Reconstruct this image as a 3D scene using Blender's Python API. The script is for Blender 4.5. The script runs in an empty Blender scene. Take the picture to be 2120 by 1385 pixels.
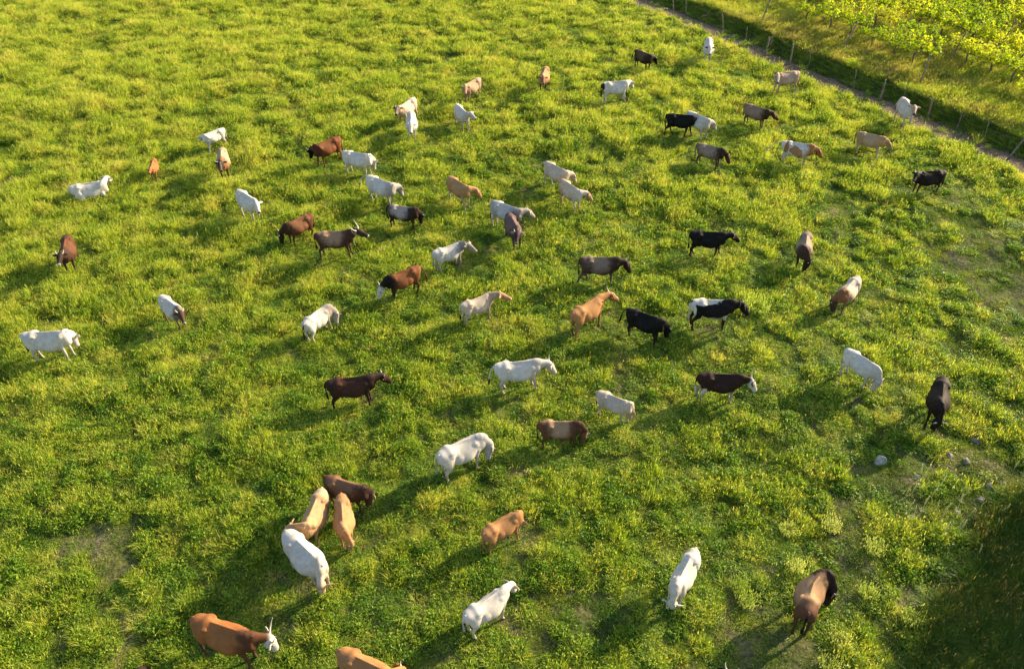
import bpy, bmesh, math, random
import numpy as np
from mathutils import Vector, Matrix, noise as mnoise
from mathutils.kdtree import KDTree

S = bpy.context.scene
COL = S.collection
random.seed(5)
RNG = np.random.default_rng(5)

# ------------------------------------------------------------------ camera
FPX, PITCH, CAMH = 1750.0, math.radians(40.0), 21.5
cam_d = bpy.data.cameras.new('camera'); cam = bpy.data.objects.new('camera', cam_d); COL.objects.link(cam)
cam_d.sensor_fit = 'HORIZONTAL'; cam_d.sensor_width = 36.0; cam_d.lens = 36.0 * FPX / 2120.0
cam_d.clip_start = 0.1; cam_d.clip_end = 3000
cam.location = (0, 0, CAMH); cam.rotation_euler = (math.radians(90) - PITCH, 0, 0)
S.camera = cam

# ------------------------------------------------------------------ light
SUN_AZ = math.atan2(0.85, 0.52)          # from +Y towards +X
SUN_EL = math.radians(21.5)
W = bpy.data.worlds.new('World'); S.world = W; W.use_nodes = True
nt = W.node_tree; nt.nodes.clear()
sky = nt.nodes.new('ShaderNodeTexSky'); sky.sky_type = 'NISHITA'; sky.sun_disc = False
sky.sun_elevation = SUN_EL; sky.sun_rotation = SUN_AZ; sky.dust_density = 1.6
bg = nt.nodes.new('ShaderNodeBackground'); bg.inputs[1].default_value = 0.125
wo = nt.nodes.new('ShaderNodeOutputWorld')
nt.links.new(sky.outputs[0], bg.inputs[0]); nt.links.new(bg.outputs[0], wo.inputs[0])
sd = bpy.data.lights.new('sun', 'SUN'); sd.energy = 4.8; sd.angle = math.radians(0.5); sd.color = (1.0, 0.83, 0.56)
sun = bpy.data.objects.new('sun', sd); COL.objects.link(sun); sun.location = (40, 40, 40)
sv = Vector((math.sin(SUN_AZ) * math.cos(SUN_EL), math.cos(SUN_AZ) * math.cos(SUN_EL), math.sin(SUN_EL)))
sun.rotation_euler = sv.to_track_quat('Z', 'Y').to_euler()
S.view_settings.view_transform = 'Standard'; S.view_settings.look = 'None'
S.view_settings.exposure = 1.55; S.view_settings.gamma = 1.0
S.cycles.max_bounces = 6; S.cycles.diffuse_bounces = 3; S.cycles.transmission_bounces = 4

# ------------------------------------------------------------------ helpers
def unp(px, py, z=0.0):
    """photo pixel -> point on the horizontal plane z"""
    u = (px - 1060.0) / FPX; v = (py - 692.5) / FPX
    d = (u, math.cos(PITCH) - v * math.sin(PITCH), -math.sin(PITCH) - v * math.cos(PITCH))
    t = (z - CAMH) / d[2]
    return np.array([d[0] * t, d[1] * t, z])

def _h(ix, iy, seed):
    n = (ix.astype(np.int64) * 374761393 + iy.astype(np.int64) * 668265263 + seed * 1274126177) & 0x7fffffff
    n = ((n ^ (n >> 13)) * 1103515245) & 0x7fffffff
    n = (n ^ (n >> 16)) & 0xffff
    return n / 65535.0
def vnoise(x, y, seed=0):
    ix = np.floor(x); iy = np.floor(y); fx = x - ix; fy = y - iy
    fx = fx * fx * (3 - 2 * fx); fy = fy * fy * (3 - 2 * fy)
    ix = ix.astype(np.int64); iy = iy.astype(np.int64)
    a = _h(ix, iy, seed); b = _h(ix + 1, iy, seed); c = _h(ix, iy + 1, seed); d = _h(ix + 1, iy + 1, seed)
    return (a * (1 - fx) + b * fx) * (1 - fy) + (c * (1 - fx) + d * fx) * fy
def fbm(x, y, seed=0, o=3):
    s = 0; a = 0.5; t = 0
    for i in range(o):
        s = s + a * vnoise(x * 2 ** i + 17.3 * i, y * 2 ** i - 9.1 * i, seed + i); t += a; a *= 0.55
    return s / t
def sstep(a, b, x):
    t = np.clip((x - a) / (b - a), 0, 1); return t * t * (3 - 2 * t)

# track centre line (ground points), extended far both ways
TR = [unp(*p)[:2] for p in [(1310, 0), (1400, 32), (1500, 74), (1600, 124), (1700, 166), (1800, 207), (1900, 249), (2000, 292), (2110, 342)]]
_d0 = TR[0] - TR[1]; _d1 = TR[-1] - TR[-2]
TR = [TR[0] + _d0 / np.linalg.norm(_d0) * 500] + TR + [TR[-1] + _d1 / np.linalg.norm(_d1) * 300]
TR = np.array(TR)
def track_sd(x, y):
    """signed distance to the track, positive on the vineyard side; and position along"""
    x = np.asarray(x, float); y = np.asarray(y, float)
    best = np.full(x.shape, 1e9); sgn = np.ones(x.shape); al = np.zeros(x.shape); acc = 0
    for a, b in zip(TR[:-1], TR[1:]):
        d = b - a; L = np.linalg.norm(d); d = d / L
        t = np.clip((x - a[0]) * d[0] + (y - a[1]) * d[1], 0, L)
        qx = x - a[0] - d[0] * t; qy = y - a[1] - d[1] * t
        r = np.hypot(qx, qy); m = r < best
        best = np.where(m, r, best); sgn = np.where(m, np.where(d[0] * qy - d[1] * qx > 0, 1.0, -1.0), sgn); al = np.where(m, acc + t, al)
        acc += L
    return best * sgn, al
def terrain(x, y):
    x = np.asarray(x, float); y = np.asarray(y, float)
    sdv, _ = track_sd(x, y)
    flat = sstep(0.9, 2.6, np.abs(sdv))
    h = (fbm(x * 0.11, y * 0.11, 3, 2) - 0.5) * 0.5 * sstep(2, 14, -sdv)
    h = h + (fbm(x * 0.75, y * 0.75, 11, 3) - 0.5) * 0.32 * flat
    h = h + (fbm(x * 2.6, y * 2.6, 31, 2) - 0.5) * 0.07 * flat
    h = h + 0.45 * sstep(1.05, 2.15, sdv) - 0.05 * sstep(1.2, 0.6, np.abs(sdv))
    return h
def tz(x, y): return float(terrain(np.array([x]), np.array([y]))[0])

def mesh_from(name, v, f, smooth=True):
    me = bpy.data.meshes.new(name); me.from_pydata([tuple(p) for p in v], [], f); me.update()
    if smooth:
        me.polygons.foreach_set('use_smooth', [True] * len(me.polygons))
    return me
def link(name, me, mat=None, parent=None, **tags):
    o = bpy.data.objects.new(name, me); COL.objects.link(o)
    if mat and me and not me.materials: me.materials.append(mat)
    if parent: o.parent = parent
    for k, vv in tags.items(): o[k] = vv
    return o
def new_mat(name):
    m = bpy.data.materials.new(name); m.use_nodes = True; n = m.node_tree; n.nodes.clear()
    return m, n, n.nodes.new, n.links.new
def ramp(N, stops):
    r = N('ShaderNodeValToRGB'); e = r.color_ramp.elements
    while len(e) < len(stops): e.new(0.5)
    for q, (p, c) in zip(e, stops): q.position = p; q.color = (*c, 1)
    return r

def simple_mat(name, c1, c2, scale=8.0, rough=0.85, bump=0.3, obj=True):
    m, n, N, L = new_mat(name)
    tc = N('ShaderNodeTexCoord'); nz = N('ShaderNodeTexNoise'); nz.inputs['Scale'].default_value = scale; nz.inputs['Detail'].default_value = 6
    L(tc.outputs['Object' if obj else 'Generated'], nz.inputs['Vector'])
    r = ramp(N, [(0.3, c1), (0.7, c2)]); L(nz.outputs['Fac'], r.inputs[0])
    p = N('ShaderNodeBsdfPrincipled'); p.inputs['Roughness'].default_value = rough; p.inputs['Specular IOR Level'].default_value = 0.25
    L(r.outputs[0], p.inputs['Base Color'])
    b = N('ShaderNodeBump'); b.inputs['Strength'].default_value = bump; b.inputs['Distance'].default_value = 0.02
    L(nz.outputs['Fac'], b.inputs['Height']); L(b.outputs[0], p.inputs['Normal'])
    o = N('ShaderNodeOutputMaterial'); L(p.outputs[0], o.inputs[0])
    return m

def foliage_mat(name, stops, trans=0.45, tcol=(1.0, 1.0, 0.55), scale=0.6, rnd=0.35, rough=0.55, stops2=None):
    """leaf material: colour by place in the field, by plant and by leaf; part of the light passes through"""
    m, n, N, L = new_mat(name)
    g = N('ShaderNodeNewGeometry'); nz = N('ShaderNodeTexNoise'); nz.inputs['Scale'].default_value = scale; nz.inputs['Detail'].default_value = 4
    L(g.outputs['Position'], nz.inputs['Vector'])
    oi = N('ShaderNodeObjectInfo')
    at = N('ShaderNodeAttribute'); at.attribute_name = 'leafvar'
    a1 = N('ShaderNodeMath'); a1.operation = 'MULTIPLY_ADD'; L(oi.outputs['Random'], a1.inputs[0]); a1.inputs[1].default_value = rnd; L(nz.outputs['Fac'], a1.inputs[2])
    a2 = N('ShaderNodeMath'); a2.operation = 'MULTIPLY_ADD'; L(at.outputs['Fac'], a2.inputs[0]); a2.inputs[1].default_value = rnd; L(a1.outputs[0], a2.inputs[2])
    a3 = N('ShaderNodeMath'); a3.operation = 'SUBTRACT'; L(a2.outputs[0], a3.inputs[0]); a3.inputs[1].default_value = rnd
    r = ramp(N, stops); L(a3.outputs[0], r.inputs[0])
    hs = r
    d = N('ShaderNodeBsdfPrincipled'); d.inputs['Roughness'].default_value = rough; d.inputs['Specular IOR Level'].default_value = 0.3
    L(hs.outputs[0], d.inputs['Base Color'])
    t = N('ShaderNodeBsdfTranslucent')
    mm = N('ShaderNodeMix'); mm.data_type = 'RGBA'; mm.blend_type = 'MULTIPLY'; mm.inputs[0].default_value = 1.0
    L(hs.outputs[0], mm.inputs[6]); mm.inputs[7].default_value = (*tcol, 1)
    L(mm.outputs[2], t.inputs[0])
    x = N('ShaderNodeMixShader'); x.inputs[0].default_value = trans
    L(d.outputs[0], x.inputs[1]); L(t.outputs[0], x.inputs[2])
    o = N('ShaderNodeOutputMaterial'); L(x.outputs[0], o.inputs[0])
    return m

# ------------------------------------------------------------------ ground
def axis(lo, hi, step, far, grow=1.35):
    a = list(np.arange(lo, hi + 1e-6, step)); s = step
    while a[-1] < far: s *= grow; a.append(a[-1] + s)
    s = step; b = []; q = lo
    while q > -far: s *= grow; q -= s; b.append(q)
    return np.array(b[::-1] + a)
gx = axis(-52, 56, 0.2, 1500); gy = axis(4, 84, 0.2, 1500)
GX, GY = np.meshgrid(gx, gy); GZ = terrain(GX.ravel(), GY.ravel())
nx_, ny_ = len(gx), len(gy)
me = bpy.data.meshes.new('ground')
me.vertices.add(nx_ * ny_); me.vertices.foreach_set('co', np.stack([GX.ravel(), GY.ravel(), GZ], 1).ravel())
ii, jj = np.meshgrid(np.arange(nx_ - 1), np.arange(ny_ - 1)); k0 = (jj * nx_ + ii).ravel()
quads = np.stack([k0, k0 + 1, k0 + nx_ + 1, k0 + nx_], 1)
me.loops.add(quads.size); me.loops.foreach_set('vertex_index', quads.ravel())
me.polygons.add(len(quads)); me.polygons.foreach_set('loop_start', np.arange(len(quads)) * 4)
me.polygons.foreach_set('use_smooth', np.ones(len(quads), bool)); me.update(calc_edges=True); me.validate()
m, n, N, L = new_mat('meadow soil')
g = N('ShaderNodeNewGeometry')
n1 = N('ShaderNodeTexNoise'); n1.inputs['Scale'].default_value = 0.5; n1.inputs['Detail'].default_value = 5
n2 = N('ShaderNodeTexNoise'); n2.inputs['Scale'].default_value = 9; n2.inputs['Detail'].default_value = 8
L(g.outputs['Position'], n1.inputs['Vector']); L(g.outputs['Position'], n2.inputs['Vector'])
r1 = ramp(N, [(0.35, (0.07, 0.085, 0.025)), (0.55, (0.12, 0.11, 0.05)), (0.75, (0.20, 0.165, 0.11))]); L(n1.outputs['Fac'], r1.inputs[0])
r2 = ramp(N, [(0.35, (0.45, 0.45, 0.45)), (0.7, (1.25, 1.2, 1.1))]); L(n2.outputs['Fac'], r2.inputs[0])
mx = N('ShaderNodeMix'); mx.data_type = 'RGBA'; mx.blend_type = 'MULTIPLY'; mx.inputs[0].default_value = 1
L(r1.outputs[0], mx.inputs[6]); L(r2.outputs[0], mx.inputs[7])
p = N('ShaderNodeBsdfPrincipled'); p.inputs['Roughness'].default_value = 1; p.inputs['Specular IOR Level'].default_value = 0.1
L(mx.outputs[2], p.inputs['Base Color'])
b = N('ShaderNodeBump'); b.inputs['Strength'].default_value = 0.9; b.inputs['Distance'].default_value = 0.06; L(n2.outputs['Fac'], b.inputs['Height']); L(b.outputs[0], p.inputs['Normal'])
o = N('ShaderNodeOutputMaterial'); L(p.outputs[0], o.inputs[0])
link('ground', me, m, kind='structure')

# dirt track: a worn strip laid 2 cm over the ground sheet
def strip(name, mat, w0, w1, off, lift):
    pts = []
    for a, b2 in zip(TR[1:-1][:-1], TR[1:-1][1:]):
        L_ = np.linalg.norm(b2 - a); k = max(2, int(L_ / 0.25))
        for i in range(k): pts.append(a + (b2 - a) * i / k)
    pts.append(TR[-2])
    a0 = pts[0]; a1 = pts[-1]
    pts = [a0 + (_d0 / np.linalg.norm(_d0)) * s for s in np.arange(40, 0, -0.25)] + pts + [a1 + (_d1 / np.linalg.norm(_d1)) * s for s in np.arange(0.25, 40, 0.25)]
    pts = np.array(pts); d = np.gradient(pts, axis=0); d /= np.linalg.norm(d, axis=1)[:, None]
    for _ in range(6): d[1:-1] = (d[:-2] + d[1:-1] + d[2:]) / 3
    d /= np.linalg.norm(d, axis=1)[:, None]
    nrm = np.stack([-d[:, 1], d[:, 0]], 1); V = []; F = []; K = 9
    al = np.arange(len(pts)) * 0.25
    wl = w0 + 0.35 * (vnoise(al * 0.9, al * 0 + 3, 5) - 0.5) + 0.25 * (vnoise(al * 2.9, al * 0 + 3, 6) - .5)
    wr = w1 + 0.25 * (vnoise(al * 1.1, al * 0 + 8, 7) - 0.5)
    for i in range(len(pts)):
        for k in range(K):
            t = k / (K - 1); q = pts[i] + nrm[i] * (off + wr[i] * t - wl[i] * (1 - t))
            V.append((q[0], q[1], 0))
    V = np.array(V); V[:, 2] = terrain(V[:, 0], V[:, 1]) + lift
    for i in range(len(pts) - 1):
        for k in range(K - 1):
            a = i * K + k; F.append((a, a + 1, a + K + 1, a + K))
    return link(name, mesh_from(name, V, F), mat, kind='structure')
dirt = simple_mat('track dirt', (0.06, 0.042, 0.026), (0.17, 0.12, 0.075), 6.0, 1.0, 1.0)
strip('dirt_track', dirt, 0.95, 0.6, 0.0, 0.02)

# ------------------------------------------------------------------ grass prototypes
def blades(n, rad, h, lean, width, seed, segs=3, seedhead=0.0, hv=0.35):
    r = np.random.default_rng(seed); V = []; F = []; A = []
    for _ in range(n):
        a = r.uniform(0, 6.283); q = rad * math.sqrt(r.uniform()); x0 = q * math.cos(a); y0 = q * math.sin(a)
        hh = h * (1 - hv + 2 * hv * r.uniform()) * (1 - 0.35 * (q / rad) ** 2)
        la = a + r.normal() * 0.9; ln = hh * lean * (0.3 + r.uniform()) ; wa = r.uniform(0, 6.283); w = width * (0.6 + 0.8 * r.uniform())
        ca, sa = math.cos(la), math.sin(la); cw, sw = math.cos(wa), math.sin(wa); var = r.uniform(); b0 = len(V)
        for s in range(segs + 1):
            t = s / segs; out = ln * t ** 1.8; z = hh * (t - 0.25 * lean * t * t); ww = w * (1 - t ** 1.6) * 0.5
            cx = x0 + ca * out; cy = y0 + sa * out
            if s < segs:
                V.append((cx - cw * ww, cy - sw * ww, z)); V.append((cx + cw * ww, cy + sw * ww, z)); A += [var, var]
            else:
                V.append((cx, cy, z)); A.append(var)
        for s in range(segs - 1):
            k = b0 + 2 * s; F.append((k, k + 1, k + 3, k + 2))
        k = b0 + 2 * (segs - 1); F.append((k, k + 1, k + 2))
        if r.uniform() < seedhead:
            for e in range(3):
                b1 = len(V); z1 = z - 0.02 - 0.035 * e; rr = 0.013; an = r.uniform(0, 3.14)
                V += [(cx - rr * math.cos(an), cy - rr * math.sin(an), z1), (cx + rr * math.cos(an), cy + rr * math.sin(an), z1), (cx, cy, z1 + 0.05)]
                A += [1.1] * 3; F.append((b1, b1 + 1, b1 + 2))
    return V, F, A
def leaves(n, rad, h, size, seed, dome=True, up=0.5):
    r = np.random.default_rng(seed); V = []; F = []; A = []
    for _ in range(n):
        a = r.uniform(0, 6.283); q = rad * math.sqrt(r.uniform()); top = h * (1 - 0.75 * (q / rad) ** 2) if dome else h
        z = top * (1 - 0.75 * r.uniform() ** 1.5); c = np.array([q * math.cos(a), q * math.sin(a), z])
        u = r.normal(size=3); u[2] = abs(u[2]) * up; u /= np.linalg.norm(u); w = np.cross(u, r.normal(size=3)); w /= np.linalg.norm(w) + 1e-9
        s = size * (0.6 + 0.8 * r.uniform()); b0 = len(V); var = r.uniform()
        V += [tuple(c - u * s * .5), tuple(c + w * s * .28), tuple(c + u * s * .55), tuple(c - w * s * .28)]
        A += [var] * 4; F.append((b0, b0 + 1, b0 + 2, b0 + 3))
    return V, F, A
def comb(*parts):
    V = []; F = []; A = []
    for v, f, a in parts:
        k = len(V); V += v; A += a; F += [tuple(i + k for i in q) for q in f]
    return V, F, A
def proto(name, parts, mat, coll):
    V, F, A = parts; me = mesh_from(name, V, F, smooth=False)
    at = me.attributes.new('leafvar', 'FLOAT', 'POINT'); at.data.foreach_set('value', np.array(A, np.float32))
    me.materials.append(mat); o = bpy.data.objects.new(name, me); coll.objects.link(o); return o

G_green = [(0.15, (0.060, 0.118, 0.008)), (0.42, (0.125, 0.215, 0.013)), (0.62, (0.225, 0.305, 0.022)), (0.85, (0.42, 0.38, 0.06))]
G_yel = [(0.15, (0.20, 0.290, 0.018)), (0.45, (0.36, 0.44, 0.04)), (0.7, (0.52, 0.54, 0.07)), (0.92, (0.60, 0.50, 0.12))]
G_leaf = [(0.15, (0.052, 0.130, 0.008)), (0.45, (0.135, 0.245, 0.013)), (0.7, (0.27, 0.365, 0.025)), (0.9, (0.44, 0.42, 0.05))]
G_dry = [(0.15, (0.12, 0.14, 0.02)), (0.45, (0.23, 0.20, 0.045)), (0.7, (0.33, 0.24, 0.07)), (0.9, (0.42, 0.31, 0.12))]
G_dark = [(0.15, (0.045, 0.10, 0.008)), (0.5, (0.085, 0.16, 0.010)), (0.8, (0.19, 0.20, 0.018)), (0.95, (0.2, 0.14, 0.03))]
MG = foliage_mat('green grass', G_green, 0.45); MY = foliage_mat('yellow green grass', G_yel, 0.5)
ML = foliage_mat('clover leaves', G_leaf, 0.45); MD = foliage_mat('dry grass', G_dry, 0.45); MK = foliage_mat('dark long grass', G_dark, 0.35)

pc = bpy.data.collections.new('tuft shapes')       # not linked to the scene: only the shapes the grass is made of
protos = []
def P(kind, k, parts, mat): protos.append(proto('tuft_%02d_%s' % (len(protos), kind), parts, mat, pc)); return len(protos) - 1
T_short = [P('short', i, blades(70, 0.24, 0.11, 0.7, 0.013, 10 + i), MG) for i in range(3)]
T_med = [P('medium', i, comb(blades(75, 0.22, 0.22, 0.8, 0.014, 20 + i), leaves(25, 0.2, 0.14, 0.05, 70 + i)), MG) for i in range(3)]
T_leaf = [P('leafy', i, comb(leaves(130, 0.26, 0.26, 0.06, 30 + i), blades(22, 0.2, 0.27, 0.5, 0.011, 33 + i)), ML) for i in range(3)]
T_tall = [P('tall', i, blades(80, 0.20, 0.40, 0.65, 0.012, 40 + i, seedhead=0.12), MY) for i in range(3)]
T_dry = [P('dry', i, blades(70, 0.20, 0.42, 0.7, 0.011, 50 + i, seedhead=0.2), MD) for i in range(2)]
T_dark = [P('dark', i, blades(90, 0.24, 0.42, 0.95, 0.016, 60 + i), MK) for i in range(3)]

def grass_group():
    ng = bpy.data.node_groups.new('grow grass', 'GeometryNodeTree')
    ng.interface.new_socket('Geometry', in_out='INPUT', socket_type='NodeSocketGeometry'); ng.interface.new_socket('Geometry', in_out='OUTPUT', socket_type='NodeSocketGeometry')
    N = ng.nodes.new; L = ng.links.new
    gi = N('NodeGroupInput'); go = N('NodeGroupOutput'); ip = N('GeometryNodeInstanceOnPoints'); ci = N('GeometryNodeCollectionInfo')
    ci.inputs['Collection'].default_value = pc; ci.inputs['Separate Children'].default_value = True; ci.inputs['Reset Children'].default_value = True
    L(gi.outputs[0], ip.inputs['Points']); L(ci.outputs[0], ip.inputs['Instance']); ip.inputs['Pick Instance'].default_value = True
    for nm, ty, sk in (('kindidx', 'INT', 'Instance Index'), ('rot', 'FLOAT_VECTOR', 'Rotation'), ('scl', 'FLOAT_VECTOR', 'Scale')):
        a = N('GeometryNodeInputNamedAttribute'); a.data_type = ty; a.inputs[0].default_value = nm
        if nm == 'rot':
            e = N('FunctionNodeEulerToRotation'); L(a.outputs[0], e.inputs[0]); L(e.outputs[0], ip.inputs['Rotation'])
        else: L(a.outputs[0], ip.inputs[sk])
    L(ip.outputs[0], go.inputs[0]); return ng
NG = grass_group()
def grow(name, pts, idx, rot, scl, **tags):
    me = bpy.data.meshes.new(name); me.vertices.add(len(pts)); me.vertices.foreach_set('co', pts.astype(np.float32).ravel())
    a = me.attributes.new('kindidx', 'INT', 'POINT'); a.data.foreach_set('value', idx.astype(np.int32))
    a = me.attributes.new('rot', 'FLOAT_VECTOR', 'POINT'); a.data.foreach_set('vector', rot.astype(np.float32).ravel())
    a = me.attributes.new('scl', 'FLOAT_VECTOR', 'POINT'); a.data.foreach_set('vector', scl.astype(np.float32).ravel())
    me.update(); o = link(name, me, **tags); md = o.modifiers.new('grass', 'NODES'); md.node_group = NG
    return o
def scatter(density, y0=7.0, y1=76.0, m=3.5):
    hw0 = 1060 / FPX * (CAMH * math.sin(PITCH) + y0 * math.cos(PITCH)) + m; hw1 = 1060 / FPX * (CAMH * math.sin(PITCH) + y1 * math.cos(PITCH)) + m
    A = (hw0 + hw1) * (y1 - y0); n = int(A * density)
    y = y0 + (y1 - y0) * RNG.uniform(size=int(n * 1.8)); x = (RNG.uniform(size=len(y)) * 2 - 1) * hw1
    k = np.abs(x) < (1060 / FPX * (CAMH * math.sin(PITCH) + y * math.cos(PITCH)) + m)
    return x[k], y[k]

# worn and short-cropped places: (px, py, radius m, how bare)
BARE = [(1900, 450, 4.0, 0.34), (2010, 520, 3.5, 0.40), (1960, 600, 4, 0.28), (1850, 520, 3.5, 0.25), (2000, 470, 2.5, 0.37), (2116, 600, 1.6, 0.90), (205, 1110, 1.0, 0.90), (235, 1150, .8, 0.90),
        (1050, 1000, 2.0, 0.46), (960, 870, 1.2, 0.25), (1500, 730, 2.5, 0.28), (1300, 730, 3, 0.22), (1700, 880, 3, 0.31), (1800, 990, 2.2, 0.37), (1960, 980, 1.5, 0.43), (2000, 1050, 1.4, 0.43), (2060, 960, 1, 0.50),
        (1560, 1340, 1.5, 0.43), (1650, 1350, 1.5, 0.43), (1780, 1180, 2.2, 0.34), (1850, 1250, 2.0, 0.31), (1190, 1230, 1.4, 0.37), (1100, 1290, 1.2, 0.31), (540, 1250, 1.3, 0.25), (260, 1330, 1.4, 0.25), (760, 1200, 1.5, 0.25),
        (15, 300, 1.3, 0.50), (30, 360, 1.2, 0.43), (1350, 560, 3, 0.19), (580, 550, 3, 0.22), (1020, 470, 2.5, 0.19), (1300, 860, 2.5, 0.19), (430, 1210, 1.3, 0.25)]
bare_pts = [(unp(a, b)[:2], r, s) for a, b, r, s in BARE]
def bareness(x, y):
    w = np.zeros(len(x)); nn = (fbm(x * 0.7, y * 0.7, 91, 3) - 0.5) * 2.6
    for c, r, s in bare_pts:
        d = np.hypot(x - c[0], y - c[1]) / r + nn
        w = np.maximum(w, s * sstep(1.15, 0.55, d))
    return w
DK = [unp(*q)[:2] for q in [(2190, 1000), (2075, 1045), (2030, 1120), (1985, 1190), (1975, 1240), (1925, 1275), (1895, 1330), (1885, 1450), (2300, 1500)]]
def in_poly(x, y, P_):
    c = np.zeros(len(x), bool); j = len(P_) - 1
    for i in range(len(P_)):
        a, b = P_[i], P_[j]
        with np.errstate(divide='ignore', invalid='ignore'):
            t = ((a[1] > y) != (b[1] > y)) & (x < (b[0] - a[0]) * (y - a[1]) / (b[1] - a[1] + 1e-12) + a[0])
        c ^= t; j = i
    return c

# where the cattle stand (rump and shoulder in the photograph): the grass is trodden and cropped there
COW_PX = [(143,381,197,371),(317,325,312,340),(460,263,428,274),(458,302,457,328),(490,393,524,414),(137,484,130,514),(699,289,664,302),(709,315,757,322),(758,362,806,379),(851,230,851,254),(857,202,832,218),(803,423,850,427),(991,158,968,170),(944,211,963,228),(1131,137,1125,151),(1250,173,1288,169),(928,359,963,379),(1134,331,1163,345),(1163,367,1194,388),(1021,411,1064,425),(1054,438,1068,462),(1317,101,1343,111),(1469,73,1470,91),(1649,149,1622,151),(1381,241,1427,244),(1424,231,1461,246),(1543,216,1582,227),(1446,297,1488,306),(1620,289,1676,296),(1872,203,1885,217),(1778,271,1822,280),(1957,350,1916,352),(645,446,600,465),(651,488,716,482),(902,516,940,502),(869,553,812,572),(625,668,667,634),(958,630,1003,611),(43,691,118,686),(331,608,362,630),(1198,534,1271,533),(1184,652,1236,618),(1298,638,1362,659),(1431,481,1490,483),(1431,627,1506,626),(1453,773,1517,773),(1673,476,1669,505),(1777,569,1756,588),(1763,730,1800,752),(1953,788,1950,822),(681,786,745,776),(1026,756,1098,746),(1246,812,1287,827),(1121,873,1182,871),(913,938,972,908),(686,994,727,1005),(661,1023,643,1062),(707,1034,709,1070),(601,1109,643,1148),(1008,1098,1050,1072),(974,1272,1022,1236),(1433,1151,1414,1186),(1662,1256,1692,1192),(401,1277,492,1306),(713,1352,782,1384),(180,1405,236,1392),(1445,1455,1478,1428)]
x, y = scatter(40.0)
sdv, _ = track_sd(x, y)
bar = bareness(x, y) * (0.30 + 1.1 * fbm(x * 2.3, y * 2.3, 97, 2)); u = RNG.uniform(size=len(x))
clump = 0.6 * fbm(x * 0.95, y * 0.95, 51, 3) + 0.4 * fbm(x * 3.1, y * 3.1, 57, 2); big = fbm(x * 0.16, y * 0.16, 61, 2)
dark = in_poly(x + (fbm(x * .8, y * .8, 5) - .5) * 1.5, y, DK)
keep = (np.abs(sdv) > 0.70 + 0.5 * fbm(x * 1.7, y * 1.7, 71, 2)) | (u < 0.035)
keep &= (u > bar * 0.62)
keep &= ~((clump < 0.34) & (RNG.uniform(size=len(x)) < 0.25))
x, y, sdv, bar, u, clump, big, dark = [q[keep] for q in (x, y, sdv, bar, u, clump, big, dark)]
n = len(x); r1 = RNG.uniform(size=n); r2 = RNG.integers(0, 3, n)
mid = (y < 66)
cl = sstep(0.36, 0.66, clump)                                      # 0 in the hollows, 1 in the thick clumps
cl = cl * (1 - 0.85 * bar)
farleft = np.maximum(sstep(4, -26, x + 0.0) * sstep(14, 34, y), .5 * sstep(30, 50, y))
tallw = 0.10 + 0.45 * cl * (0.4 + 0.6 * farleft) + 0.25 * farleft
leafw = 0.15 + 0.45 * cl
idx = np.where(r1 < tallw * 0.7, np.array(T_tall)[r2], np.where(r1 < tallw * 0.7 + leafw, np.array(T_leaf)[r2], np.where(r1 > 0.82 - 0.3 * cl, np.array(T_med)[r2], np.array(T_short)[r2])))
idx = np.where((bar > 0.25) & (r1 < 0.9), np.array(T_short)[r2], idx)
hs = 0.40 + 0.80 * cl + 0.25 * farleft; hs = hs * (1 - 0.35 * bar)
cowxy = np.array([unp((q_[0] + q_[2]) / 2, (q_[1] + q_[3]) / 2, 1.2)[:2] for q_ in COW_PX]); near_ = np.full(n, 9.0)
for c_ in cowxy: near_ = np.minimum(near_, np.hypot(x - c_[0], y - c_[1]))
hs = hs * (0.62 + 0.38 * sstep(0.9, 1.7, near_))
vine = sdv > 0.6
idx = np.where(vine & (sdv > 2.0), np.where(r1 < 0.10 + .25 * (big > .5), np.array(T_dry)[r2 % 2], np.where(r1 < .75, np.array(T_tall)[r2], np.array(T_leaf)[r2])), idx)
idx = np.where(vine & (sdv <= 2.0), np.array(T_med)[r2], idx)
hs = np.where(vine & (sdv > 2.0), 0.45 + 1.1 * clump, hs)
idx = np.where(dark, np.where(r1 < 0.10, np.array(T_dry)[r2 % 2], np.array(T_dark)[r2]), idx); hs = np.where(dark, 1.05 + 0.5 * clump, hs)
z = terrain(x, y)
wsc = 0.85 + 0.5 * RNG.uniform(size=n)
scl = np.stack([wsc, wsc, hs * (0.75 + 0.5 * RNG.uniform(size=n))], 1)
rot = np.stack([RNG.normal(size=n) * 0.1, RNG.normal(size=n) * 0.1, RNG.uniform(size=n) * 6.283], 1)
pts = np.stack([x, y, z - 0.01], 1)
msk = (~vine) & (~dark)
for nm, mk, lb in (('meadow_grass', msk, 'tufted yellow green pasture grass the herd grazes on'),
                   ('roadside_grass', vine & ~dark, 'long dry yellow grass beyond the dirt track under the vines'),
                   ('long_grass', dark, 'dark green long grass in the shaded bottom right corner')):
    grow(nm, pts[mk], idx[mk], rot[mk], scl[mk], kind='stuff', label=lb, category='grass')
print('tufts', n)

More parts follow.
